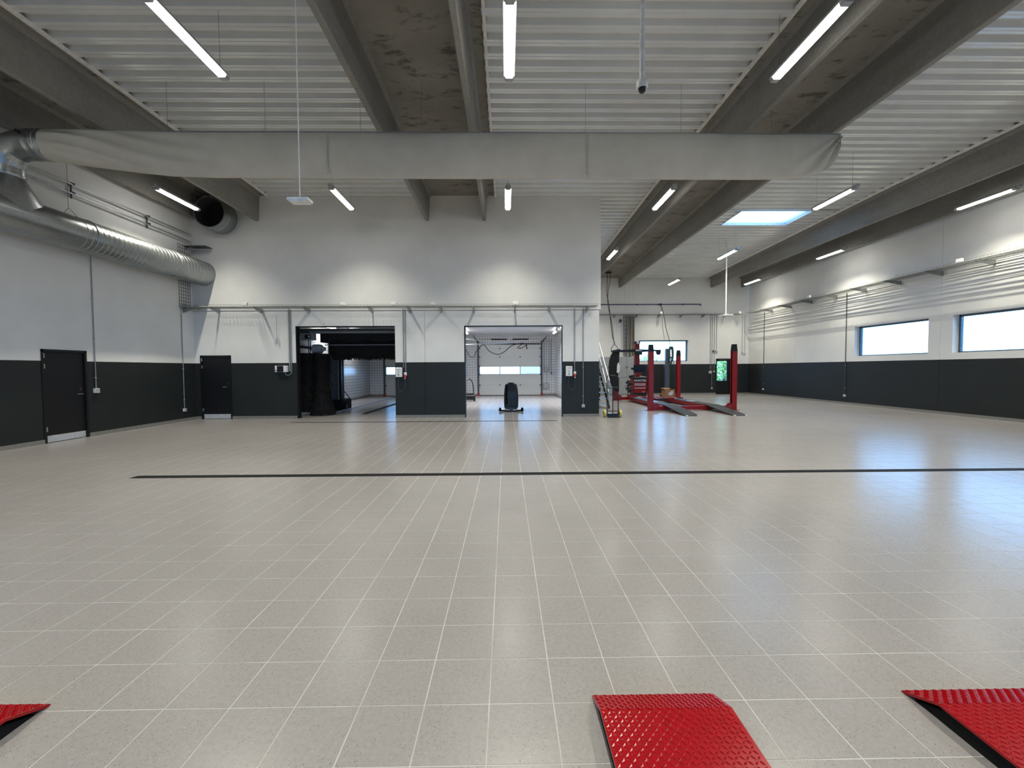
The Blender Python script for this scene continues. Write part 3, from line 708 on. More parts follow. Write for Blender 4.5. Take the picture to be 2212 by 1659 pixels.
# ------------------------------------------------------------------ wire cable trays
def tray(name, label, P, L, width=0.30, h=0.055, arms=None, cables=4, step=0.1):
    """P(s, d, z): s along, d out of the wall (0..), z up"""
    o = thing(name, P(L/2, width/2, 0), label, 'cable tray', 'wire cable trays')
    lg = MB()
    for d, z in ((0.04, h), (0.04, 0), (0.04+width*0.25, 0), (0.04+width*0.5, 0), (0.04+width*0.75, 0), (0.04+width, 0), (0.04+width, h)):
        lg.tube([P(0, d, z), P(L, d, z)], 0.0055, 5)
    lg.build('long_wires', 'wire', o)['kind'] = 'stuff'
    cr = MB(); k = 0.03
    while k < L:
        cr.tube([P(k, 0.04, h), P(k, 0.04, -0.003), P(k, 0.04+width, -0.003), P(k, 0.04+width, h)], 0.0038, 4, False); k += step
    cr.build('cross_wires', 'wire', o)['kind'] = 'stuff'
    for s in arms:
        b = MB(); e = width+0.1; b.add([P(s-0.02, 0, -0.16), P(s+0.02, 0, -0.16), P(s+0.02, 0, -0.01), P(s-0.02, 0, -0.01), P(s-0.02, e, -0.035), P(s+0.02, e, -0.035), P(s+0.02, e, -0.01), P(s-0.02, e, -0.01)],
              [(0, 1, 2, 3), (4, 5, 6, 7), (0, 1, 5, 4), (1, 2, 6, 5), (2, 3, 7, 6), (3, 0, 4, 7)]); b.build('bracket', 'galv', o)
    for c in range(cables):
        d = 0.08+width*0.8*(c+0.5)/cables; pts = []
        for i in range(13):
            s = L*i/12; pts.append(P(s, d+random.uniform(-0.012, 0.012), 0.016+random.uniform(0, 0.012)))
        MB().tube(pts, random.choice((0.009, 0.012, 0.017)), 6).build('cable', 'cable', o, 60)
    return o
tray('wire_cable_tray', 'wire mesh cable tray along the back wall above the bays', lambda s, d, z: (-9.62+s, YB-0.022-d, 3.52+z), 12.5, 0.38, arms=[0.5, 1.85, 3.35, 5.35, 6.55, 7.55, 8.6, 9.9, 11.0, 12.2], cables=3)
tray('wire_cable_tray', 'wire mesh cable tray high along the right wall above the windows', lambda s, d, z: (XR-0.004-d, 4.0+s, 4.68+z), 19.7, 0.56, arms=[0.8+1.45*i for i in range(13)], cables=9)
tray('wire_cable_tray', 'wire mesh cable tray across the end wall above the window', lambda s, d, z: (3.1+s, YF-0.004-d, 4.66+z), 10.55, 0.42, arms=[0.6+1.3*i for i in range(8)], cables=4)
tray('wire_cable_tray', 'short wire mesh cable tray turning the corner on left wall', lambda s, d, z: (XL+d, 12.80+s, 3.50+z), 0.58, 0.27, arms=[0.2], cables=2)
# vertical mesh riser on the left wall
rz = thing('cable_riser', (-9.9, 13.07, 3.5), 'vertical wire mesh riser behind the spiral duct in the corner', 'cable tray')
mb = MB()
for k in range(6): y = 12.86+0.44*k/5; mb.tube([(-9.943, y, 3.5), (-9.943, y, 5.42)], 0.006, 5)
for k in range(20): z = 3.5+1.92*k/19; mb.tube([(-9.938, 12.86, z), (-9.938, 13.30, z)], 0.006, 5)
mb.build('mesh', 'dgrey', rz)['kind'] = 'stuff'
mb = MB()
for k in range(3): mb.tube(bez([(-9.90, 13.12+0.05*k, 5.05), (-9.88, 13.12+0.05*k, 5.2), (-9.8, 13.15+0.05*k, 5.38), (-9.6, 13.2+0.04*k, 5.44), (-9.3, 13.22+0.04*k, 5.42)], 6), 0.012, 6)
mb.build('cable', 'cable', rz, 60)
MB().box(-9.93, -9.25, 13.05, 13.36, 5.395, 5.41).build('top_bracket', 'dgrey', rz)

def junction(loc, label, size=(0.1, 0.06, 0.1)):
    x, y, z = loc; a, b, c = size
    o = thing('junction_box', loc, label, 'box', 'white junction boxes on the cable trays')
    MB().cbox(x-a/2, x+a/2, y-b/2, y+b/2, z, z+c, 0.008).build('body', 'white', o)
    MB().box(x-a*0.42, x+a*0.42, y-b/2-0.004, y-b/2, z+0.008, z+c-0.008).build('lid', 'white', o)
for x, L in ((-8.0, 'white junction box on the back wall tray above the black door'), (-5.0, 'junction box on the tray above the car wash opening'), (-3.45, 'white junction box on the tray above the wall charger between bays'), (-2.25, 'junction box on the tray just right of the one above the charger'), (0.3, 'junction box on the tray above the scrubber bay')):
    junction((x, YB-0.52, 3.545), L, (0.17, 0.07, 0.09))
for y, L in ((14.5, 'larger junction box on the right wall tray between the windows'), (18.6, 'small junction box on the right wall tray left of the windows'), (12.4, 'junction box on the right wall tray near the picture edge')):
    junction((XR-0.68, y, 4.69), L, (0.08, 0.16, 0.1))
for x, L in ((8.9, 'white box on the end wall tray above the window'), (13.45, 'white box on the end wall tray near the right corner')):
    junction((x, YF-0.53, 4.67), L, (0.13, 0.07, 0.13))

# ------------------------------------------------------------------ conduits with sockets
def conduit(label, P, z0, z1, sock=0.075, r=0.011, mat='grey'):
    """P(t, z, u): t out of wall, u along"""
    b = P(0.02, z0, 0); o = thing('conduit', b, label, 'conduit', 'wall conduits ending in sockets')
    MB().tube([P(0.02, z0+0.02, 0), P(0.02, z1, 0)], r, 8).build('pipe', mat, o, 40)
    k = z0+0.3
    while k < z1-0.1:
        q = P(0.012, k, 0); MB().box(q[0]-0.02, q[0]+0.02, q[1]-0.02, q[1]+0.02, k, k+0.02).build('clip', 'lgrey', o); k += 0.95
    if sock:
        a, c = P(0.0, 0, -sock/2), P(0.055, 0, sock/2)
        bd = MB().box(a[0], c[0], a[1], c[1], z0-sock*0.5, z0+sock*0.5).build('socket', 'white', o)
        a, c = P(0.055, 0, -sock/2+0.012), P(0.062, 0, sock/2-0.012)
        MB().box(a[0], c[0], a[1], c[1], z0-sock*0.5+0.012, z0+sock*0.5-0.012).build('cover', 'lgrey', bd)
    return o
PB = lambda x0: (lambda t, z, u: (x0+u, YB-t, z))
PLW = lambda y0: (lambda t, z, u: (XL+t, y0+u, z))
PRW = lambda y0: (lambda t, z, u: (XR-t, y0+u, z))
PFW = lambda x0: (lambda t, z, u: (x0+u, YF-t, z))
conduit('grey conduit with socket right of the left wall door', PLW(10.17), 1.09, 4.3, 0.11)
conduit('grey conduit with low socket near the left rear corner', PLW(12.9), 0.35, 3.5, 0.09)
conduit('grey conduit ending in a low socket at the right end of back wall', PB(2.485), 0.35, 3.52, 0.09)
conduit('wider grey conduit pair left of the car wash opening', PB(-6.93), 1.5, 3.5, 0, 0.022)
conduit('thin grey conduit beside the wide one near the car wash', PB(-6.875), 1.5, 3.5, 0, 0.012)
conduit('left conduit of the pair between the two bays', PB(-3.30), 1.6, 3.5, 0, 0.012)
conduit('right conduit of the pair between the two bays', PB(-3.235), 1.47, 3.5, 0, 0.014)
conduit('grey conduit above the red plug right of the scrubber bay', PB(2.205), 1.47, 3.5, 0, 0.012)
conduit('dark conduit with low socket on right wall left of windows', PRW(17.31), 0.36, 4.66, 0.09, 0.014, 'dgrey')
conduit('dark conduit with low socket on right wall near far corner', PRW(22.87), 0.36, 4.66, 0.09, 0.014, 'dgrey')
conduit('left end wall conduit with a square box beside the glass door', PFW(12.02), 1.3, 4.68, 0.15)
conduit('second end wall conduit beside the glass door', PFW(12.12), 0.35, 4.68, 0.08)
conduit('third end wall conduit left of the glass door', PFW(12.25), 1.34, 4.68, 0.08)
conduit('short end wall conduit above the glass door', PFW(12.38), 2.52, 4.68, 0.13)
conduit('left of two conduits in the far right corner', PFW(13.9), 2.44, 4.68, 0.1)
conduit('right of two conduits in the far right corner', PFW(14.05), 2.40, 4.68, 0.1)
al = thing('fire_alarm_button', (12.23, YF-0.03, 2.55), 'small dark red alarm unit between the end wall conduits', 'alarm')
MB().cbox(12.17, 12.29, YF-0.06, YF, 2.5, 2.6, 0.01).build('body', 'alarm', al)
MB().lathe([(0.03, YF-0.068), (0.03, YF-0.06)], (12.23, 0, 2.55), 'y', 12).build('button', 'white', al)

# chargers
def charger(x0, x1, z0, z1, label, plugx, label2, loopz):
    o = thing('wall_charger', ((x0+x1)/2, YB-0.05, z0), label, 'charger', 'wall mounted chargers')
    MB().cbox(x0, x1, YB-0.10, YB, z0, z1, 0.015).build('body', 'white', o)
    xc = x0+(x1-x0)*0.48
    MB().lathe([(0.018, YB-0.106), (0.018, YB-0.10)], (xc, 0, z0+0.065), 'y', 14).build('button', 'black', o)
    MB().box(xc-0.01, xc+0.012, YB-0.103, YB-0.10, z0+0.12, z0+0.20).build('display', 'grey', o)
    MB().box(x0+0.05, x1-0.03, YB-0.103, YB-0.10, z1-0.07, z1-0.05).build('stripe', 'lgrey', o)
    MB().tube(bez([(xc, YB-0.05, z0), (xc-0.01, YB-0.06, z0-0.12), (xc-0.02, YB-0.05, loopz+0.13), (xc+0.08, YB-0.05, loopz), (plugx-0.005, YB-0.06, loopz+0.13), (plugx, YB-0.09, z0-0.05), (plugx, YB-0.09, z0+0.02)], 10), 0.009, 6).build('cable', 'dgrey', o, 60)
    p = thing('power_socket', (plugx, YB-0.05, z0+0.02), label2, 'socket', 'red plug sockets beside the chargers')
    MB().cbox(plugx-0.035, plugx+0.045, YB-0.075, YB, z0+0.04, z0+0.15, 0.01).build('housing', 'white', p)
    MB().tube([(plugx, YB-0.06, z0+0.06), (plugx, YB-0.095, z0-0.03)], 0.034, 12).build('plug', 'redp', p, 40)
    MB().tube([(plugx, YB-0.092, z0-0.02), (plugx, YB-0.105, z0-0.07)], 0.022, 10).build('plug_grip', 'lgrey', p, 40)
charger(-3.545, -3.34, 1.322, 1.625, 'white wall charger with looped cable between the two bays', -3.245, 'white socket with red plug between the two bays', 0.85)
charger(1.915, 2.125, 1.322, 1.64, 'white wall charger with looped cable right of the scrubber bay', 2.205, 'white socket with red plug right of the scrubber bay', 0.87)
# control panel left of the wash
cp = thing('control_box', (-7.17, YB-0.06, 1.5), 'small control box with black screen left of the car wash', 'control box')
MB().cbox(-7.365, -6.985, YB-0.12, YB, 1.50, 1.70, 0.012).build('body', 'white', cp)
MB().box(-7.29, -7.09, YB-0.127, YB-0.12, 1.505, 1.695).build('screen', 'black', cp)
MB().lathe([(0.018, YB-0.14), (0.018, YB-0.12)], (-7.325, 0, 1.55), 'y', 12).build('emergency_button', 'redp', cp)
MB().tube(bez([(-7.07, YB-0.04, 1.5), (-7.05, YB-0.05, 1.42), (-6.97, YB-0.05, 1.39), (-6.885, YB-0.04, 1.46), (-6.875, YB-0.03, 1.52)], 8), 0.012, 6).build('cable', 'grey', cp, 60)
pc = thing('pull_cord', (-7.3, YB-0.05, 2.4), 'thin pull cord with handle hanging from the back wall tray', 'cord')
MB().tube([(-7.3, YB-0.06, 3.3), (-7.3, YB-0.06, 2.62)], 0.006, 5).build('cord', 'grey', pc)
MB().lathe([(0.02, 2.62), (0.028, 2.58), (0.028, 2.52), (0.018, 2.42), (0.012, 2.38)], (-7.3, YB-0.06, 0), 'z', 10).build('handle', 'lgrey', pc, 40)

# ------------------------------------------------------------------ hanging camera and access points
cm = thing('dome_camera', (1.556, 4.8, 4.68), 'white dome camera hanging from the ceiling on a white pole', 'camera')
MB().tube([(1.556, 4.8, 5.35), (1.556, 4.8, 7.06)], 0.022, 12).build('upper_pole', 'white', cm, 40)
MB().tube([(1.556, 4.8, 4.80), (1.556, 4.8, 5.36)], 0.0285, 12).build('lower_pole', 'white', cm, 40)
MB().lathe([(0.03, 4.83), (0.055, 4.81), (0.064, 4.77), (0.064, 4.735), (0.058, 4.725)], (1.556, 4.8, 0), 'z', 24).build('housing', 'white', cm, 50)
MB().lathe([(0.043, 4.728), (0.040, 4.70), (0.028, 4.68), (0.01, 4.672)], (1.556, 4.795, 0), 'z', 20).build('lens_dome', 'black', cm, 60)
def ap(loc, w, d, top, label, pole):
    x, y, z = loc; o = thing('access_point', loc, label, 'access point')
    MB().prism([(x-w/2, y-d/2), (x+w/2, y-d/2), (x+w/2+0.0, y+d/2), (x-w/2, y+d/2)], z, z+0.03*w/0.25, 'z').build('body', 'white', o)
    MB().prism([(x-w*0.42, y-d*0.42), (x+w*0.42, y-d*0.42), (x+w*0.42, y+d*0.42), (x-w*0.42, y+d*0.42)], z-0.012, z, 'z').build('cover', 'white', o)
    MB().tube([(x, y, z+0.02), (x, y, top)], pole, 8).build('drop_pole' if pole > 0.01 else 'drop_wire', 'white', o, 40)
    MB().box(x-w*0.15, x+w*0.18, y-d*0.15, y+d*0.2, z+0.028*w/0.25, z+0.05*w/0.25).build('bracket', 'lgrey', o)
ap((-1.937, 4.0, 3.145), 0.195, 0.11, 7.06, 'flat white access point hanging on a long wire before the fabric duct', 0.0055)
ap((9.42, 17.75, 3.78), 0.42, 0.40, 6.955, 'flat white panel hanging on a pole in the workshop wing', 0.026)

# ------------------------------------------------------------------ floor drains
dr = thing('drain_channel', (2.0, 6.11, 0), 'long black slot drain crossing the tiled floor', 'drain')
MB().box(-5.49, 10.5, 6.045, 6.195, -0.02, 0.0015).build('channel_frame', 'dgrey', dr)
MB().box(-5.48, 10.5, 6.052, 6.188, 0.0, 0.003).build('rubber_insert', 'rubber', dr)
for y in (6.09, 6.135): MB().box(-5.48, 10.5, y-0.003, y+0.003, 0.003, 0.0045).build('rib', 'black', dr)
d2 = thing('drain_slot', (-2.4, 12.38, 0), 'thin dark drain slot in front of the wash bay openings', 'drain')
MB().box(-6.41, 1.52, 12.325, 12.435, -0.02, 0.0015).build('slot_frame', 'dgrey', d2)
MB().box(-6.40, 1.51, 12.332, 12.428, 0.0, 0.0025).build('slot', 'rubber', d2)

# ------------------------------------------------------------------ red ramps in the foreground
def ramp(x0, x1, label):
    o = thing('lift_ramp', ((x0+x1)/2, 1.2, 0), label, 'ramp', 'red tread plate ramps in the foreground')
    pr = [(1.915, 0.004), (1.905, 0.013), (1.742, 0.083), (1.70, 0.082), (0.2, 0.072), (0.2, 0.060), (1.70, 0.07), (1.742, 0.071), (1.90, 0.0)]
    MB().prism(pr, x0, x1, 'x').build('ramp_plate', 'rampred', o)
    MB().prism([(1.86, 0.001), (1.72, 0.062), (0.2, 0.058), (0.2, 0.001)], x0+0.012, x1-0.012, 'x').build('underside', 'rubber', o)
    def top(y): return interp([(0.2, 0.072), (1.70, 0.082), (1.742, 0.083), (1.905, 0.013)], y)
    tr = MB(); j = 0; y = 1.895
    while y > 0.9:
        i = 0; x = x0+0.014
        while x < x1-0.012:
            a = (1 if (i+j) % 2 else -1)*PI/4; L, Wd, H = 0.0125, 0.0052, 0.0042
            slope = (0.083-0.013)/(1.742-1.905) if y > 1.742 else 0.0067
            pts = []
            for (u, v, h) in ((-L, 0, 0), (0, -Wd, 0), (L, 0, 0), (0, Wd, 0), (-L*0.45, 0, H), (L*0.45, 0, H)):
                px_, py_ = x+u*math.cos(a)-v*math.sin(a), y+u*math.sin(a)+v*math.cos(a)
                pts.append((px_, py_, top(y)+(py_-y)*slope+h+0.0002))
            tr.add(pts, [(0, 1, 5, 4), (1, 2, 5), (2, 3, 4, 5), (3, 0, 4)])
            i += 1; x += 0.0215
        j += 1; y -= 0.0215
    tr.build('tread_pattern', 'rampred', o)['kind'] = 'stuff'
ramp(0.398, 0.972, 'red diamond-plate ramp in the middle foreground')
ramp(1.888, 2.482, 'red diamond-plate ramp at the lower right corner')
ramp(-2.73, -2.138, 'red diamond-plate ramp tip at the lower left corner')

# ------------------------------------------------------------------ four-post lift
PX = (5.29, 8.36); PYS = (15.15, 20.08)
lf = thing('four_post_lift', (6.8, 17.6, 0), 'red four-post car lift with black ramps and runways', 'car lift')
for px_ in PX:
    for py_ in PYS:
        s = 1 if px_ < 7 else -1
        p = MB().prism([(px_-s*0.085, py_-0.08), (px_+s*0.085, py_-0.08), (px_+s*0.085, py_-0.045), (px_-s*0.04, py_-0.045), (px_-s*0.04, py_+0.045), (px_+s*0.085, py_+0.045), (px_+s*0.085, py_+0.08), (px_-s*0.085, py_+0.08)], 0.015, 2.17, 'z').build('post', 'red', lf)
        q = MB(); z0, z1 = 2.16, 2.42
        v = [(px_+a*0.087, py_+b*0.083, z0) for a, b in ((-1, -1), (1, -1), (1, 1), (-1, 1))]+[(px_+a*0.062, py_+b*0.07, z1) for a, b in ((-1, -1), (1, -1), (1, 1), (-1, 1))]
        q.add(v, [(0, 3, 2, 1), (4, 5, 6, 7), (0, 1, 5, 4), (1, 2, 6, 5), (2, 3, 7, 6), (3, 0, 4, 7)]).build('post_cap', 'blackm', p)
        MB().box(px_-0.16, px_+0.12 if s > 0 else px_+0.16, py_-0.13, py_+0.13, 0, 0.018).build('base_plate', 'red', p)
        cx = px_+s*0.17; yo = py_-0.075
        disc = MB(); pts = [(cx-0.13, 0.02), (cx+0.13, 0.02)]+[(cx+0.13*math.cos(PI*k/12), 0.15+0.13*math.sin(PI*k/12)) for k in range(13)]
        disc.prism(pts, yo, yo+0.03, 'y').build('pulley_cover', 'red', lf)
        MB().lathe([(0.02, yo-0.012), (0.02, yo)], (cx, 0, 0.15), 'y', 12).build('pulley_bolt', 'chrome', lf)
for py_ in PYS: MB().box(PX[0]+0.04, PX[1]-0.04, py_-0.06, py_+0.1, 0.03, 0.165).build('cross_beam', 'red', lf)
for i, (a, b) in enumerate(((5.78, 6.26), (7.34, 7.83))):
    rw = MB().box(a, b, 15.2, 19.75, 0.07, 0.19).build('runway', 'red', lf)
    MB().box(a+0.015, b-0.015, 15.2, 19.72, 0.19, 0.20).build('runway_deck', 'runway', rw)
    rp = MB().prism([(15.22, 0.215), (13.30, 0.018), (13.29, 0.0), (13.36, 0.0), (15.22, 0.17)], a, b, 'x').build('ramp', 'runway', lf)
    for x in (a+0.02, b-0.09): MB().box(x, x+0.07, 13.285, 13.36, 0.004, 0.027).build('tip_mark', 'white', rp)
    MB().box(a, b, 19.7, 19.78, 0.07, 0.30).build('wheel_stop', 'red', rw)
    for yy in (16.3, 18.2):
        MB().lathe([(0.19, 0.20), (0.19, 0.212), (0.17, 0.214)], ((a+b)/2, yy+0.6, 0), 'z', 24).build('turn_plate', 'steel', rw, 30)
MB().beam((7.87, 18.4, 0.22), (7.87, 19.5, 0.26), 0.05, 0.05).build('edge_rail', 'red', lf)
jb = MB().box(6.20, 7.40, 18.15, 18.45, 0.12, 0.24).build('jacking_beam', 'red', lf)
for x in (6.62, 6.82, 7.0): MB().lathe([(0.045, 0.24), (0.045, 0.29), (0.02, 0.3)], (x, 18.3, 0), 'z', 12).build('jack_pad', 'chrome', jb, 40)
MB().box(6.5, 7.1, 18.0, 18.16, 0.14, 0.22).build('jack_cylinder', 'black', jb)

# cardboard box on the lift
bx = thing('cardboard_box', (7.33, 18.6, 0.24), 'open cardboard box with white label resting on the red lift', 'box')
x0, x1, y0, y1, z0, z1 = 7.10, 7.55, 18.5, 18.9, 0.225, 0.60
MB().box(x0, x1, y0, y0+0.006, z0, z1).box(x0, x1, y1-0.006, y1, z0, z1).box(x0, x0+0.006, y0, y1, z0, z1).box(x1-0.006, x1, y0, y1, z0, z1).box(x0, x1, y0, y1, z0, z0+0.006).build('carton', 'card', bx)
for (p, q, up) in (((x0, (y0+y1)/2, z1), (x0-0.06, (y0+y1)/2, z1+0.05), 0), ((x1, (y0+y1)/2, z1), (x1-0.12, (y0+y1)/2, z1+0.035), 0)): MB().beam(p, q, 0.4, 0.006).build('flap', 'card', bx)
MB().add([(x0, y1, z1), (x1, y1, z1), (x1-0.05, y1+0.08, z1+0.05), (x0+0.05, y1+0.08, z1+0.06)], [(0, 1, 2, 3)]).build('flap', 'card', bx)
MB().box(x0+0.17, x0+0.35, y0-0.003, y0, z0+0.12, z0+0.24).box(x0+0.27, x0+0.38, y0-0.0031, y0, z0+0.2, z0+0.3).build('label_sheet', 'paper', bx)

# ------------------------------------------------------------------ wheel aligner console
AXC, AYC = 7.03, 22.0
ac = thing('wheel_aligner', (AXC, AYC, 0), 'red wheel aligner console with black crossbar and mast', 'machine')
MB().cbox(AXC-0.36, AXC+0.36, AYC-0.25, AYC+0.3, 0.27, 1.02, 0.02).build('cabinet', 'red', ac)
MB().box(AXC-0.37, AXC+0.37, AYC-0.26, AYC+0.31, 0.10, 0.27).build('plinth', 'black', ac)
for s in (-1, 1):
    for t in (-0.18, 0.2): MB().lathe([(0.05, AXC+s*0.28-0.02), (0.05, AXC+s*0.28+0.02)], (0, AYC+t, 0.05), 'x', 12).build('caster', 'rubber', ac, 40)
MB().cbox(AXC-0.42, AXC+0.42, AYC-0.30, AYC+0.33, 1.02, 1.10, 0.02).build('worktop', 'black', ac)
hd = MB().box(AXC-0.30, AXC+0.30, AYC-0.265, AYC-0.25, 0.82, 1.0).build('header_panel', 'black', ac)
for z in (0.72, 0.65, 0.50): MB().box(AXC-0.29, AXC+0.29, AYC-0.272, AYC-0.25, z, z+0.035).build('drawer_handle', 'letter', ac)
MB().box(AXC+0.12, AXC+0.26, AYC-0.262, AYC-0.25, 0.30, 0.33).build('badge', 'letter', ac)
def text(body, size, loc, parent, name, mat, rx=PI/2):
    cu = bpy.data.curves.new(name, 'FONT'); cu.body = body; cu.size = size; cu.extrude = 0.002; cu.align_x = 'CENTER'; cu.align_y = 'CENTER'; cu.shear = 0.15; cu.space_character = 1.05; cu.offset = 0.004
    tmp = bpy.data.objects.new(name, cu); COL.objects.link(tmp); bpy.context.view_layer.update()
    me = bpy.data.meshes.new_from_object(tmp.evaluated_get(bpy.context.evaluated_depsgraph_get())); bpy.data.objects.remove(tmp)
    me.materials.clear(); me.materials.append(M[mat]); me.name = name; t = bpy.data.objects.new(name, me); COL.objects.link(t); t.parent = parent
    w = WL[parent.name]; t.location = (loc[0]-w[0], loc[1]-w[1], loc[2]-w[2]); t.rotation_euler = (rx, 0, 0); return t
text('HUNTER', 0.155, (AXC, AYC-0.268, 0.91), hd, 'lettering', 'letter')
for s in (-1, 1):
    for z in (0.75, 0.42):
        c = (AXC+s*0.52, AYC-0.1, z); sn = MB()
        sn.lathe([(0.13, c[0]-0.07), (0.14, c[0]-0.05), (0.14, c[0]+0.05), (0.1, c[0]+0.08)], (0, c[1], c[2]), 'x', 14).beam((c[0], c[1], c[2]), (AXC+s*0.34, c[1], c[2]-0.05), 0.06, 0.06)
        sn.beam((c[0]+s*0.04, c[1], c[2]+0.16), (c[0]+s*0.18, c[1]-0.02, c[2]+0.02), 0.1, 0.06).beam((c[0]-0.05, c[1], c[2]-0.2), (c[0]+0.05*s, c[1], c[2]+0.2), 0.05, 0.05)
        sn.build('wheel_target', 'black', ac, 40)
MB().beam((AXC-0.5, AYC, 1.12), (AXC-0.25, AYC, 1.16), 0.16, 0.1).build('side_shelf', 'black', ac)
MB().box(AXC-0.15, AXC+0.15, AYC+0.0, AYC+0.2, 1.10, 1.33).build('screen_foot', 'red', ac)
mn = MB().box(AXC-0.26, AXC+0.36, AYC-0.02, AYC+0.03, 1.36, 1.74).build('monitor', 'black', ac)
MB().box(AXC-0.245, AXC+0.345, AYC-0.026, AYC-0.02, 1.375, 1.725).build('screen', 'screen', mn)
MB().box(AXC-0.38, AXC-0.25, AYC-0.0, AYC+0.05, 1.48, 1.60).build('side_camera', 'black', ac)
MB().box(AXC+0.04, AXC+0.14, AYC-0.2, AYC-0.05, 1.10, 1.15).box(AXC+0.17, AXC+0.3, AYC-0.22, AYC-0.03, 1.10, 1.12).build('printouts', 'paper', ac)
ms = MB().box(AXC-0.13, AXC+0.12, AYC+0.2, AYC+0.40, 0.3, 2.88).build('mast', 'red', ac)
MB().box(AXC-0.15, AXC+0.14, AYC+0.18, AYC+0.42, 2.88, 3.0).build('mast_head', 'black', ac)
MB().lathe([(0.075, AYC+0.16), (0.07, AYC+0.18)], (AXC+0.01, 0, 2.93), 'y', 16).build('mast_lamp', 'white', ac)
cbm = MB(); zb_ = 2.49
cbm.prism([(5.60, zb_-0.065), (AXC-0.2, zb_-0.07), (AXC+0.2, zb_-0.07), (8.0, zb_-0.02), (8.22, zb_-0.05), (8.24, zb_+0.05), (AXC+0.2, zb_+0.07), (AXC-0.2, zb_+0.08), (5.60, zb_+0.02)], AYC+0.05, AYC+0.19, 'y')
cbm.build('crossbar', 'black', ac)
MB().prism([(7.98, 2.50), (8.23, 2.53), (8.20, 2.34), (8.15, 2.27), (8.06, 2.28)], AYC-0.02, AYC+0.18, 'y').build('camera_pod', 'black', ac)
MB().box(AXC-0.19, AXC+0.19, AYC+0.0, AYC+0.06, 2.36, 2.44).box(AXC-0.2, AXC+0.2, AYC+0.02, AYC+0.2, 2.28, 2.58).build('crossbar_carriage', 'black', ac)
lg = MB().box(AXC-0.15, AXC+0.17, AYC+0.005, AYC+0.02, 2.47, 2.56).build('logo_plate', 'letter', ac)

# black curved boom cover by the rear left post
bc = thing('curved_black_cover', (5.1, 19.75, 0.45), 'tall curved black cover standing against the rear left lift post', 'cover')
pts = []
ol = [(5.38, 2.38), (5.10, 2.33), (5.0, 2.2), (4.93, 1.95), (4.90, 1.65), (4.91, 1.35), (4.96, 1.0), (5.04, 0.75), (5.14, 0.55), (5.28, 0.44), (5.36, 0.46), (5.36, 1.4), (5.36, 2.0)]
MB().prism(ol, 19.66, 19.86, 'y').build('cover_body', 'blackm', bc)
MB().beam((5.02, 19.70, 2.36), (5.40, 19.70, 2.43), 0.2, 0.1).build('cover_hood', 'black', bc)
MB().prism([(5.26, 1.75), (5.33, 1.85), (5.36, 1.72), (5.42, 1.7), (5.38, 1.6), (5.38, 1.4), (5.30, 1.33), (5.24, 1.36), (5.25, 1.6)], 19.63, 19.66, 'y').build('holder', 'white', bc)
MB().box(5.31, 5.37, 19.62, 19.66, 1.12, 1.32).build('remote', 'lgrey', bc)

# ------------------------------------------------------------------ hanging cables
cab = thing('hanging_power_cable', (5.1, 20.0, 2.5), 'black power cable hanging from a beam to the lift', 'cable')
MB().tube(bez([(5.0, 20.6, 6.3), (4.98, 20.5, 5.8), (4.92, 20.3, 5.2), (5.0, 20.2, 4.6), (5.06, 20.1, 3.8), (5.12, 20.0, 3.1), (5.2, 19.95, 2.78), (5.06, 19.9, 2.55), (5.04, 19.85, 2.42)], 10), 0.016, 6).build('strand', 'black', cab, 60)
MB().tube(bez([(5.16, 20.6, 6.3), (5.12, 20.5, 5.9), (4.99, 20.3, 5.4), (4.94, 20.2, 4.7), (5.1, 20.1, 3.8), (5.15, 20.0, 3.2), (5.19, 19.95, 2.8), (5.30, 19.9, 2.6), (5.34, 19.8, 2.46)], 10), 0.014, 6).build('strand', 'black', cab, 60)
MB().box(4.92, 5.2, 20.5, 20.7, 6.24, 6.32).build('clip', 'black', cab)
bp = thing('blue_air_line', (8.4, YF-0.04, 5.25), 'thin blue compressed air line along the end wall', 'pipe')
MB().tube([(3.1, YF-0.06, 5.285), (11.4, YF-0.06, 5.285)], 0.024, 8).build('pipe', 'blue', bp, 40)
for x in (4.4, 7.65, 8.95, 10.35): MB().box(x-0.04, x+0.04, YF-0.09, YF, 5.25, 5.32).build('clip', 'dgrey', bp)
MB().tube([(11.38, YF-0.06, 5.285), (11.40, YF-0.06, 5.2)], 0.03, 8).build('valve', 'dgrey', bp)
hs = thing('air_hose', (9.2, YF-0.1, 3.2), 'thin black air hose hanging from the blue line', 'hose')
MB().tube(bez([(9.02, YF-0.07, 5.28), (9.12, YF-0.1, 5.0), (9.13, YF-0.38, 4.5), (9.22, YF-0.42, 3.9), (9.42, YF-0.4, 3.2), (9.5, YF-0.4, 2.6)], 8), 0.016, 6).build('hose', 'black', hs, 60)
MB().box(8.96, 9.1, YF-0.1, YF-0.02, 5.25, 5.33).build('fitting', 'black', hs)

# cable ladder and curtain on the end wall
ld = thing('cable_ladder', (6.93, YF-0.1, 2.3), 'vertical cable ladder on the end wall above the grey cabinets', 'cable tray')
MB().box(6.86, 6.88, YF-0.12, YF-0.06, 2.28, 4.66).build('rail', 'dgrey', ld); MB().box(7.01, 7.03, YF-0.12, YF-0.06, 2.28, 4.66).build('rail', 'dgrey', ld)
for k in range(10): z = 2.4+0.235*k; MB().box(6.88, 7.01, YF-0.1, YF-0.075, z, z+0.03).build('rung', 'grey', ld)
cu = thing('curtain', (7.28, YF-0.12, 2.3), 'grey gathered curtain hanging beside the cable ladder', 'curtain')
mb = MB(); n = 46; v = []
for k in range(n+1):
    x = 7.06+0.42*k/n; y = YF-0.14-0.045*math.sin(k*1.0)-0.02*math.sin(k*2.3)
    v += [(x, y, 4.58), (x+0.01*math.sin(k), y, 3.3), (x+0.02*math.sin(k*0.7), y, 2.28)]
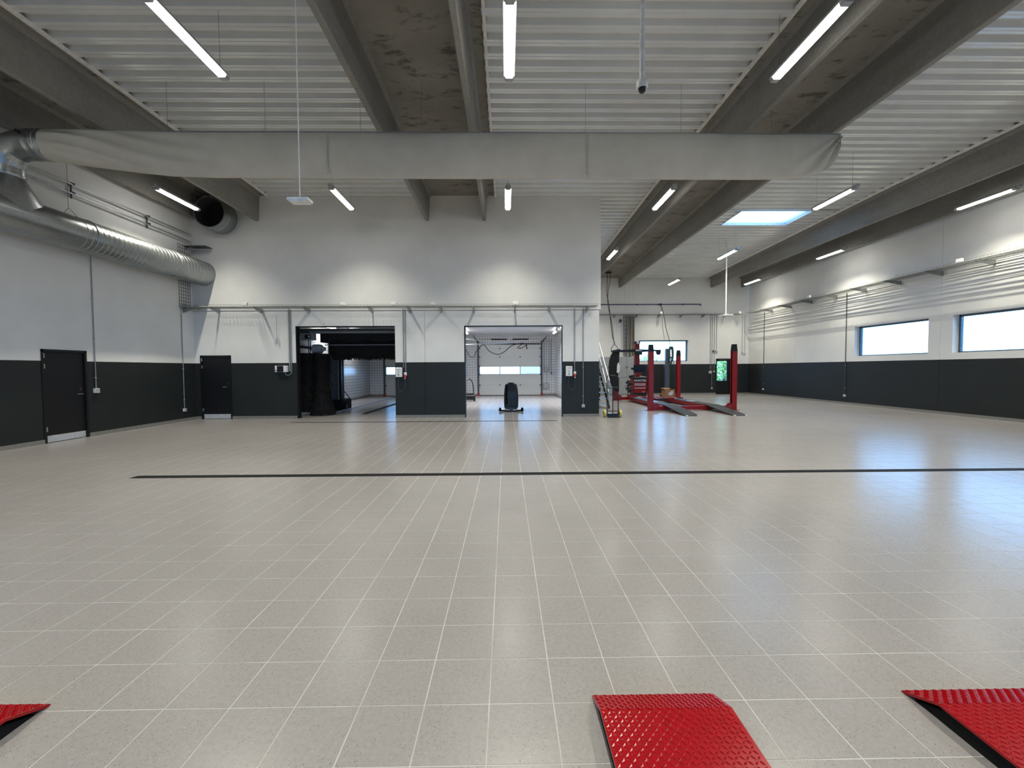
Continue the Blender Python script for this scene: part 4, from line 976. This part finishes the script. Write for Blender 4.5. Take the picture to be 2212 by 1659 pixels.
mb.add(v, [(3*k+j, 3*k+j+1, 3*k+j+4, 3*k+j+3) for k in range(n) for j in (0, 1)]); mb.build('cloth', 'curtain', cu, 60)
MB().tube([(7.04, YF-0.14, 4.6), (7.5, YF-0.14, 4.6)], 0.012, 6).build('rod', 'dgrey', cu)
sp = thing('wall_siren', (6.65, YF-0.12, 4.2), 'small round siren beside the cable ladder on the end wall', 'siren')
MB().lathe([(0.06, YF-0.2), (0.09, YF-0.16), (0.05, YF-0.08), (0.05, YF)], (6.66, 0, 4.33), 'y', 16).build('horn', 'dgrey', sp, 40)
MB().box(6.6, 6.72, YF-0.06, YF, 4.22, 4.3).build('bracket', 'grey', sp)
# cabinets
def cabinet(x0, x1, label):
    o = thing('steel_cabinet', ((x0+x1)/2, YF-0.25, 0), label, 'cabinet', 'grey cabinets by the end wall')
    MB().box(x0, x1, YF-0.5, YF-0.02, 0, 2.22).build('body', 'lgrey', o)
    xm = (x0+x1)/2
    for a, b in ((x0, xm), (xm, x1)):
        for c, d in ((0.08, 1.02), (1.04, 2.2)):
            dd = MB().box(a+0.008, b-0.008, YF-0.52, YF-0.5, c, d).build('door', 'lgrey', o)
            xx = b-0.05 if a == x0 else a+0.05
            MB().box(xx-0.012, xx+0.012, YF-0.54, YF-0.52, (c+d)/2-0.05, (c+d)/2+0.05).build('handle', 'dgrey', dd)
cabinet(5.42, 6.40, 'tall grey steel cabinet behind the stairs')
cabinet(6.41, 7.46, 'tall grey steel cabinet left of the red aligner')
# column with hoses in front of the end wall
hc = thing('hose_column', (9.18, 23.6, 0), 'blue grey column with coiled hoses in front of the end wall window', 'column')
MB().cbox(9.02, 9.24, 23.5, 23.72, 0, 1.78, 0.015).build('column', 'post', hc)
MB().box(9.24, 9.32, 23.55, 23.68, 0.4, 1.7).build('guide_rail', 'dgrey', hc)
MB().box(9.08, 9.30, 23.52, 23.70, 1.78, 2.66).build('upper_box', 'dgrey', hc)
for k in range(6):
    xo = 9.36+0.05*math.sin(k*1.9); w = 0.09+0.02*math.sin(k*3); zb2 = 1.75+0.12*math.sin(k*2.4)+0.1*k
    MB().tube(bez([(xo-w, 23.5+0.02*k, 2.62), (xo-w*1.1, 23.5, 2.2), (xo, 23.48, zb2), (xo+w, 23.5, 2.25), (xo+w*0.7, 23.5+0.02*k, 2.72), (xo-w*0.6, 23.5, 2.75), (xo-w, 23.5, 2.6)], 8), 0.024, 6).build('hose_coil', 'hose', hc, 60)
MB().tube(bez([(9.45, 23.5, 2.2), (9.53, 23.48, 1.8), (9.55, 23.48, 1.45)], 8), 0.015, 6).build('hose_end', 'hose', hc, 60)
MB().cbox(9.0, 9.36, 23.4, 23.8, 0, 0.03, 0.01).build('foot_plate', 'dgrey', hc)

# ------------------------------------------------------------------ steel stairs beside the bay block
st = thing('steel_stairs', (3.6, 17.5, 0), 'grey open steel stairs with handrail behind the wall corner', 'stairs')
X0, X1 = 3.12, 3.98
n = 14; rise, going = 0.205, 0.235; ys_ = 16.05
for i in range(n):
    z = rise*(i+1); y = ys_+going*i
    MB().box(X0+0.03, X1-0.03, y, y+0.24, z-0.035, z).build('tread', 'galv', st)
yt, zt = ys_+going*n, rise*n
for x in (X0, X1): MB().beam((x, ys_-0.1, 0.02), (x, yt, zt-0.02), 0.03, 0.20, (0, 0, 1)).build('stringer', 'dgrey', st)
MB().box(X0, X1, yt, yt+1.2, zt-0.06, zt).build('landing', 'galv', st)
for x in (X0, X1): MB().box(x-0.03, x+0.03, yt+1.1, yt+1.16, 0, zt-0.06).build('landing_leg', 'galv', st)
for i in (0, 5, 10, 14): y = ys_+going*i-0.05; z = rise*i; MB().tube([(X1, y, z if i else 0.0), (X1, y, z+1.08)], 0.021, 8).build('baluster', 'steel', st, 40)
MB().tube([(X1, ys_-0.07, 1.08), (X1, yt-0.05, zt+1.08)], 0.024, 8).build('handrail', 'steel', st, 40)
MB().tube([(X1, ys_-0.05, 0.56), (X1, yt-0.05, zt+0.56)], 0.016, 8).build('knee_rail', 'steel', st, 40)
bn = thing('black_bin', (4.45, 20.4, 0), 'small black bin standing behind the stairs', 'bin')
MB().lathe([(0.16, 0.0), (0.2, 0.6), (0.21, 0.62)], (4.45, 20.4, 0), 'z', 20).build('body', 'black', bn, 40)
MB().lathe([(0.215, 0.62), (0.215, 0.65), (0.1, 0.70)], (4.45, 20.4, 0), 'z', 20).build('lid', 'black', bn, 40)

# ------------------------------------------------------------------ hand truck
ht = thing('hand_truck', (3.39, 13.12, 0), 'black hand truck with pale yellow wheels at the wall corner', 'hand truck')
hy = 13.16
fr = MB()
for x in (3.21, 3.39, 3.565): fr.tube([(x, hy, 0.08), (x, hy+0.02, 1.0 if x != 3.39 else 1.0)], 0.016, 8)
fr.build('uprights', 'black', ht, 40)
MB().tube([(3.21, hy+0.02, 0.93), (3.565, hy+0.02, 0.95)], 0.016, 8).build('top_bar', 'black', ht, 40)
MB().tube(bez([(3.21, hy+0.02, 1.0), (3.22, hy+0.1, 1.28), (3.39, hy+0.14, 1.33), (3.555, hy+0.1, 1.28), (3.565, hy+0.02, 1.0)], 8), 0.014, 8).build('handle', 'black', ht, 50)
MB().tube([(3.21, hy, 0.20), (3.565, hy, 0.20)], 0.014, 8).build('lower_bar', 'black', ht, 40)
MB().box(3.2, 3.575, hy-0.18, hy+0.02, 0.02, 0.035).box(3.2, 3.575, hy-0.01, hy+0.02, 0.02, 0.12).build('toe_plate', 'black', ht)
MB().tube([(3.08, hy+0.06, 0.118), (3.70, hy+0.06, 0.118)], 0.012, 8).build('axle', 'steel', ht, 40)
for x in (3.145, 3.645):
    w = MB().lathe([(0.05, x-0.03), (0.10, x-0.038), (0.118, x-0.02), (0.118, x+0.02), (0.10, x+0.038), (0.05, x+0.03)], (0, hy+0.06, 0.118), 'x', 24).build('wheel', 'yellow', ht, 30)
    MB().lathe([(0.03, x-0.045), (0.03, x+0.045)], (0, hy+0.06, 0.118), 'x', 12).build('hub', 'dgrey', w, 40)

# ------------------------------------------------------------------ floor scrubber in the bay
sx, sy_ = 0.17, 15.25
fs = thing('floor_scrubber', (sx, sy_, 0), 'black walk-behind floor scrubber standing in the open bay', 'floor scrubber')
def loft(mb, secs):
    """secs: list of (z, x-half, y0, y1, chamfer)"""
    rings = []
    for z, hx, y0, y1, c in secs:
        rings.append([(sx-hx+c, sy_+y0, z), (sx+hx-c, sy_+y0, z), (sx+hx, sy_+y0+c, z), (sx+hx, sy_+y1-c, z), (sx+hx-c, sy_+y1, z), (sx-hx+c, sy_+y1, z), (sx-hx, sy_+y1-c, z), (sx-hx, sy_+y0+c, z)])
    f = [tuple(range(7, -1, -1)), tuple(range(8*(len(secs)-1), 8*len(secs)))]
    for i in range(len(secs)-1):
        for k in range(8): j = (k+1) % 8; f.append((8*i+k, 8*i+j, 8*i+8+j, 8*i+8+k))
    return mb.add([p for r in rings for p in r], f)
loft(MB(), [(0.14, 0.255, -0.1, 0.75, 0.05), (0.45, 0.265, -0.12, 0.78, 0.05), (0.50, 0.262, -0.12, 0.78, 0.06)]).build('solution_tank', 'scrub', fs, 25)
loft(MB(), [(0.505, 0.262, -0.12, 0.76, 0.05), (0.74, 0.252, -0.1, 0.74, 0.05), (0.76, 0.24, -0.1, 0.74, 0.06)]).build('recovery_tank', 'scrub', fs, 25)
loft(MB(), [(0.765, 0.25, -0.1, 0.74, 0.05), (0.93, 0.225, -0.06, 0.7, 0.06), (1.0, 0.20, -0.04, 0.6, 0.07)]).build('upper_body', 'scrub', fs, 25)
loft(MB(), [(1.0, 0.12, 0.0, 0.45, 0.05), (1.05, 0.11, 0.02, 0.4, 0.05)]).build('lid', 'black', fs, 25)
MB().box(sx-0.21, sx-0.13, sy_-0.125, sy_-0.1, 0.25, 0.98).build('drain_hose', 'rubber', fs)
MB().box(sx-0.17, sx+0.17, sy_-0.2, sy_-0.08, 0.10, 0.19).build('squeegee_mount', 'black', fs)
sq = MB(); pts = [(sx+0.42*math.sin(a), sy_-0.26+0.14*(1-math.cos(a))*2.2, 0.075) for a in [(-1+k/8)*PI/2.4 for k in range(17)]]
sq.tube(pts, 0.03, 6); sq.build('squeegee', 'steel', fs, 50)
MB().tube([(p[0], p[1], 0.03) for p in pts], 0.022, 6).build('squeegee_blade', 'rubber', fs, 50)
for s in (-1, 1): MB().lathe([(0.02, 0.01), (0.05, 0.012), (0.05, 0.10), (0.02, 0.15)], (sx+s*0.40, sy_-0.12, 0), 'z', 14).build('bumper_wheel', 'rubber', fs, 40)
for s in (-1, 1): MB().lathe([(0.1, sx+s*0.2-0.025), (0.1, sx+s*0.2+0.025)], (0, sy_+0.35, 0.1), 'x', 18).build('drive_wheel', 'rubber', fs, 40)
MB().box(sx-0.075, sx+0.075, sy_-0.29, sy_-0.2, 0.04, 0.15).build('latch', 'dgrey', fs)

# vacuum in the bay corner
vc = thing('wet_vacuum', (-1.8, 20.3, 0), 'low black vacuum with raised hose beside the bay opening edge', 'vacuum')
MB().cbox(-2.12, -1.52, 20.1, 20.6, 0.06, 0.30, 0.04).build('body', 'black', vc)
MB().cbox(-2.0, -1.64, 20.15, 20.5, 0.30, 0.38, 0.03).build('motor_head', 'blackm', vc)
for x in (-2.05, -1.58):
    for y in (20.15, 20.55): MB().lathe([(0.05, x-0.02), (0.05, x+0.02)], (0, y, 0.05), 'x', 12).build('caster', 'rubber', vc, 40)
MB().tube(bez([(-1.6, 20.2, 0.3), (-1.6, 20.2, 0.55), (-1.64, 20.2, 0.85), (-1.72, 20.2, 1.03), (-1.82, 20.2, 1.07), (-2.2, 20.2, 1.08)], 8), 0.024, 8).build('hose', 'black', vc, 60)

# washing boom under the bay ceiling
wbm_ = thing('washing_boom', (0.0, 18.2, 2.4), 'steel washing boom with drooping black hose in the open bay', 'boom')
MB().tube([(-1.95, 18.2, 2.62), (0.42, 18.2, 2.70)], 0.022, 8).build('boom_arm', 'steel', wbm_, 40)
MB().tube([(-2.44, 18.6, 3.0), (-0.5, 18.25, 2.72)], 0.012, 6).build('stay', 'steel', wbm_)
MB().tube([(-2.44, 18.2, 2.62), (-1.95, 18.2, 2.62)], 0.035, 10).build('pivot', 'black', wbm_, 40)
MB().tube(bez([(-1.95, 18.17, 2.6), (-1.75, 18.17, 2.4), (-1.6, 18.17, 2.13), (-1.42, 18.17, 2.1), (-1.3, 18.17, 2.35), (-1.0, 18.17, 2.62), (-0.75, 18.17, 2.35), (-0.4, 18.17, 2.2), (-0.1, 18.17, 2.3), (0.2, 18.17, 2.55), (0.42, 18.17, 2.63), (0.75, 18.17, 2.68), (0.5, 18.17, 2.50), (0.65, 18.17, 2.47), (0.9, 18.17, 2.6)], 8), 0.016, 6).build('hose', 'black', wbm_, 60)
MB().tube([(0.88, 18.17, 2.62), (0.9, 18.17, 2.42)], 0.025, 8).build('nozzle', 'black', wbm_)
# bay lights
def bay_light(p0, p1, label, e=1.0):
    p0, p1 = Vector(p0), Vector(p1); c = (p0+p1)/2; o = thing('bay_light', c, label, 'light', 'tube lights inside the wash bays')
    MB().tube([p0, p1], 0.055, 12).build('diffuser', 'baylamp', o, 40)
    d = (p1-p0).normalized()
    for q, s in ((p0, -1), (p1, 1)): MB().tube([q, q+d*0.06*s], 0.058, 12).build('end_cap', 'lgrey', o, 40)
    MB().beam(p0+Vector((0, 0, 0.075)), p1+Vector((0, 0, 0.075)), 0.07, 0.05).build('housing', 'lgrey', o)
    ld = bpy.data.lights.new('bay_light_beam', 'AREA'); ld.shape = 'RECTANGLE'; ld.size = 0.1; ld.size_y = 1.25; ld.energy = BAY_W*e; ld.color = (0.98, 0.98, 0.97); ld.spread = math.radians(118)
    lo = bpy.data.objects.new('beam', ld); COL.objects.link(lo); lo.parent = o; lo.location = (0, 0, -0.062)
bay_light((2.45, 17.1, 3.40), (2.45, 18.4, 3.40), 'nearer tube light at the right of the open bay ceiling')
bay_light((2.45, 20.1, 3.40), (2.45, 21.4, 3.40), 'farther tube light at the right of the open bay ceiling')
bay_light((-2.0, 17.1, 3.40), (-2.0, 18.4, 3.40), 'nearer tube light at the left of the open bay ceiling')
bay_light((-2.0, 20.1, 3.40), (-2.0, 21.4, 3.40), 'farther tube light at the left of the open bay ceiling')
bay_light((-7.6, 17.3, 3.40), (-7.6, 18.6, 3.40), 'nearer tube light on the car wash bay ceiling', 0.3)
bay_light((-7.6, 20.2, 3.40), (-7.6, 21.5, 3.40), 'farther tube light on the car wash bay ceiling', 0.3)
# bay wall equipment
be = thing('bay_pipe_set', (2.5, YF-0.06, 0.5), 'set of grey pipes and boxes beside the bay gate', 'pipe set')
for x, z0 in ((2.22, 1.3), (2.36, 0.6), (2.50, 1.2), (2.62, 1.25)): MB().tube([(x, YF-0.05, z0), (x, YF-0.05, 3.3)], 0.016, 8).build('pipe', 'grey', be, 40)
MB().cbox(2.22, 2.42, YF-0.14, YF, 1.42, 1.70, 0.01).build('switch_box', 'lgrey', be)
MB().cbox(2.16, 2.46, YF-0.16, YF, 0.44, 0.72, 0.01).build('dosing_box', 'lgrey', be)
MB().box(2.47, 2.55, YF-0.08, YF, 1.22, 1.36).build('socket', 'white', be)
MB().lathe([(0.05, YF-0.06), (0.05, YF-0.03)], (2.63, 0, 1.3), 'y', 14).build('valve_wheel', 'dgrey', be)

# ------------------------------------------------------------------ car wash gantry
cw = thing('car_wash_gantry', (-5.3, 15.6, 0), 'car wash gantry with big black brushes in the left bay', 'car wash')
def brush(cx, cy, r, z0, z1, flare):
    core = MB(); pr = []
    for k in range(13):
        t = k/12; pr.append((r*(0.86+0.06*math.sin(9*t)+(flare*(1-t)**5)), z0+(z1-z0)*t))
    core.lathe(pr, (cx, cy, 0), 'z', 28); b = core.build('vertical_brush', 'bristle', cw, 40)
    br = MB()
    for k in range(900):
        a = random.uniform(0, 2*PI); t = random.random(); z = z0+(z1-z0)*t; rr = r*(0.86+flare*(1-t)**5)
        l = random.uniform(0.04, 0.13); dz = -random.uniform(0.05, 0.22)*(1 if t > 0.1 else 0.2); w = 0.012
        ca, sa = math.cos(a), math.sin(a); zz = max(z+dz, 0.008)
        br.add([(cx+rr*0.97*ca-w*sa, cy+rr*0.97*sa+w*ca, z), (cx+rr*0.97*ca+w*sa, cy+rr*0.97*sa-w*ca, z), (cx+(rr+l)*ca+w*sa, cy+(rr+l)*sa-w*ca, zz), (cx+(rr+l)*ca-w*sa, cy+(rr+l)*sa+w*ca, zz)], [(0, 1, 2, 3)])
    br.build('bristles', 'bristle', b)['kind'] = 'stuff'
brush(-6.95, 14.80, 0.50, 0.10, 2.14, 0.0)
brush(-6.42, 14.55, 0.27, 0.02, 2.12, 0.75)
brush(-3.25, 14.85, 0.42, 0.05, 2.1, 0.35)
MB().box(-6.83, -6.52, 16.05, 16.45, 0.3, 2.6).build('leg', 'gantry', cw)
MB().tube([(-6.46, 16.02, 0.3), (-6.46, 16.02, 2.3)], 0.03, 8).build('guide_tube', 'steel', cw, 40)
MB().box(-6.52, -6.38, 16.1, 16.4, 0.3, 2.6).build('leg_cover', 'black', cw)
for k in range(8): MB().box(-6.815, -6.79, 16.03, 16.05, 0.7+0.2*k, 0.76+0.2*k).build('leg_bolt', 'black', cw)
MB().cbox(-6.86, -6.28, 15.9, 16.9, 0.03, 0.42, 0.05).build('drive_housing', 'blackm', cw)
MB().lathe([(0.1, -6.27), (0.1, -6.22)], (0, 16.2, 0.14), 'x', 16).build('rail_wheel', 'black', cw, 40)
MB().box(-3.75, -3.45, 16.05, 16.45, 0.05, 2.6).build('leg', 'dgrey', cw)
MB().box(-7.3, -3.5, 14.85, 15.15, 2.86, 3.02).build('cross_beam', 'gantry', cw)
MB().tube([(-6.95, 14.82, 2.90), (-3.55, 14.82, 2.90)], 0.05, 10).build('spray_pipe', 'grey', cw, 40)
MB().box(-6.7, -3.55, 15.1, 16.4, 2.55, 2.86).build('gantry_roof', 'blackm', cw)
rbm = MB(); pr = []
for k in range(25):
    t = k/24; pr.append((0.40+0.03*math.sin(17*t)+0.02*random.random(), -6.35+2.75*t))
rbm.lathe(pr, (0, 15.45, 2.36), 'x', 30); rb = rbm.build('roof_brush', 'bristle', cw, 40)
br = MB()
for k in range(900):
    a = random.uniform(0, 2*PI); x = random.uniform(-6.35, -3.6); rr = 0.39; l = random.uniform(0.02, 0.07); w = 0.012
    c, s = math.cos(a), math.sin(a)
    br.add([(x-w, 15.45+rr*s, 2.36+rr*c), (x+w, 15.45+rr*s, 2.36+rr*c), (x+w*2, 15.45+(rr+l)*s, 2.36+(rr+l)*c), (x-w, 15.45+(rr+l)*s, 2.36+(rr+l)*c)], [(0, 1, 2, 3)])
br.build('bristles', 'bristle', rb)['kind'] = 'stuff'
MB().tube([(-6.5, 15.0, 2.45), (-3.55, 15.0, 2.45)], 0.018, 8).build('nozzle_bar', 'grey', cw, 40)
cbx = MB().cbox(-7.15, -6.68, 14.55, 14.75, 2.60, 2.84, 0.02).build('control_box', 'grey', cw)
MB().box(-6.99, -6.78, 14.54, 14.55, 2.65, 2.78).build('display', 'black', cbx)
MB().box(-6.87, -6.81, 14.535, 14.54, 2.69, 2.75).build('label_plate', 'letter', cbx)
mo = MB().lathe([(0.10, -6.78), (0.16, -6.74), (0.17, -6.55), (0.15, -6.45), (0.08, -6.42), (0.06, -6.33)], (0, 14.65, 2.29), 'x', 18).build('brush_motor', 'grey', cw, 40)
MB().tube([(-6.95, 14.8, 2.1), (-6.95, 14.8, 2.6)], 0.05, 10).build('brush_shaft', 'steel', cw, 40)
MB().beam((-7.55, 14.75, 2.42), (-6.75, 14.7, 2.32), 0.1, 0.1).build('swing_arm', 'dgrey', cw)
MB().beam((-7.6, 14.6, 2.95), (-7.2, 14.6, 2.78), 0.08, 0.1).build('cable_arm', 'black', cw)
MB().tube(bez([(-6.3, 16.1, 2.3), (-6.3, 16.1, 1.0), (-6.28, 16.1, 0.75), (-6.08, 16.1, 0.48), (-6.15, 16.1, 0.32), (-6.28, 16.1, 0.24)], 8), 0.016, 6).build('hose', 'black', cw, 60)
for x, lab_ in ((-6.25, 'steel guide rail on the floor of the car wash bay'),):
    ra = thing('guide_rail', (x, 18.6, 0), lab_, 'rail'); MB().box(x-0.03, x+0.03, 14.2, 23.2, 0, 0.035).build('rail', 'steel', ra); MB().box(x-0.15, x-0.03, 14.2, 23.2, 0, 0.006).build('channel', 'rubber', ra)
fg = thing('floor_gutter', (-5.0, 18, 0), 'dark floor gutter in the car wash bay', 'drain'); MB().box(-5.14, -4.92, 14.6, 22.5, -0.01, 0.003).build('grate', 'rubber', fg); MB().box(-5.16, -5.14, 14.6, 22.5, -0.01, 0.004).build('edge', 'steel', fg)

# ------------------------------------------------------------------ outside
gd = MB().box(-60, 80, -60, 90, -0.4, -0.21).build('ground_outside', 'ground'); tag(gd, 'grey asphalt yard outside the building', 'ground', kind='structure')
def shrub(x, y, r, h, label, mat, n=1200):
    o = thing('shrub', (x, y, -0.2), label, 'shrub', 'shrubs outside')
    mb = MB()
    for k in range(n):
        a, b = random.uniform(0, 2*PI), random.uniform(-1, 1); q = (random.random())**0.4
        cx = x+r*q*math.cos(a)*math.sqrt(1-b*b); cy = y+r*q*math.sin(a)*math.sqrt(1-b*b); cz = h*0.5+h*0.5*q*b
        u = Vector((random.uniform(-1, 1), random.uniform(-1, 1), random.uniform(-1, 1))).normalized(); w = u.orthogonal().normalized(); s = 0.07*r+0.04
        c = Vector((cx, cy, cz)); mb.add([c-u*s, c+w*s*0.5, c+u*s, c-w*s*0.5], [(0, 1, 2, 3)])
    mb.build('foliage', mat, o)['kind'] = 'stuff'
    MB().tube([(x, y, -0.2), (x, y, h*0.6)], 0.06*r+0.02, 6).build('stem', 'card', o)
shrub(14.6, 27.6, 1.3, 3.2, 'leafy green shrub seen through the glass of the end door', 'leaf', 1000)
shrub(16.6, 30.5, 1.7, 3.6, 'second leafy shrub behind the one at the glass door', 'leaf', 600)
shrub(14.2, 41, 1.6, 2.9, 'small tree crown low in the end wall window', 'leaf', 900)
shrub(11.4, 42, 0.9, 2.3, 'tiny shrub low at the left of the end wall window', 'hedge', 500)
shrub(17.8, 43, 1.0, 2.4, 'tiny shrub behind the right part of the end window', 'hedge', 500)
ct = thing('site_container', (3.2, 41, -0.2), 'pale blue clad container outside the open bay gate', 'container')
MB().box(1.35, 6.0, 40, 42.5, -0.2, 2.4).build('shell', 'container', ct)
for k in range(16): MB().box(1.4+0.28*k, 1.52+0.28*k, 39.96, 40.0, -0.1, 2.3).build('rib', 'container', ct)
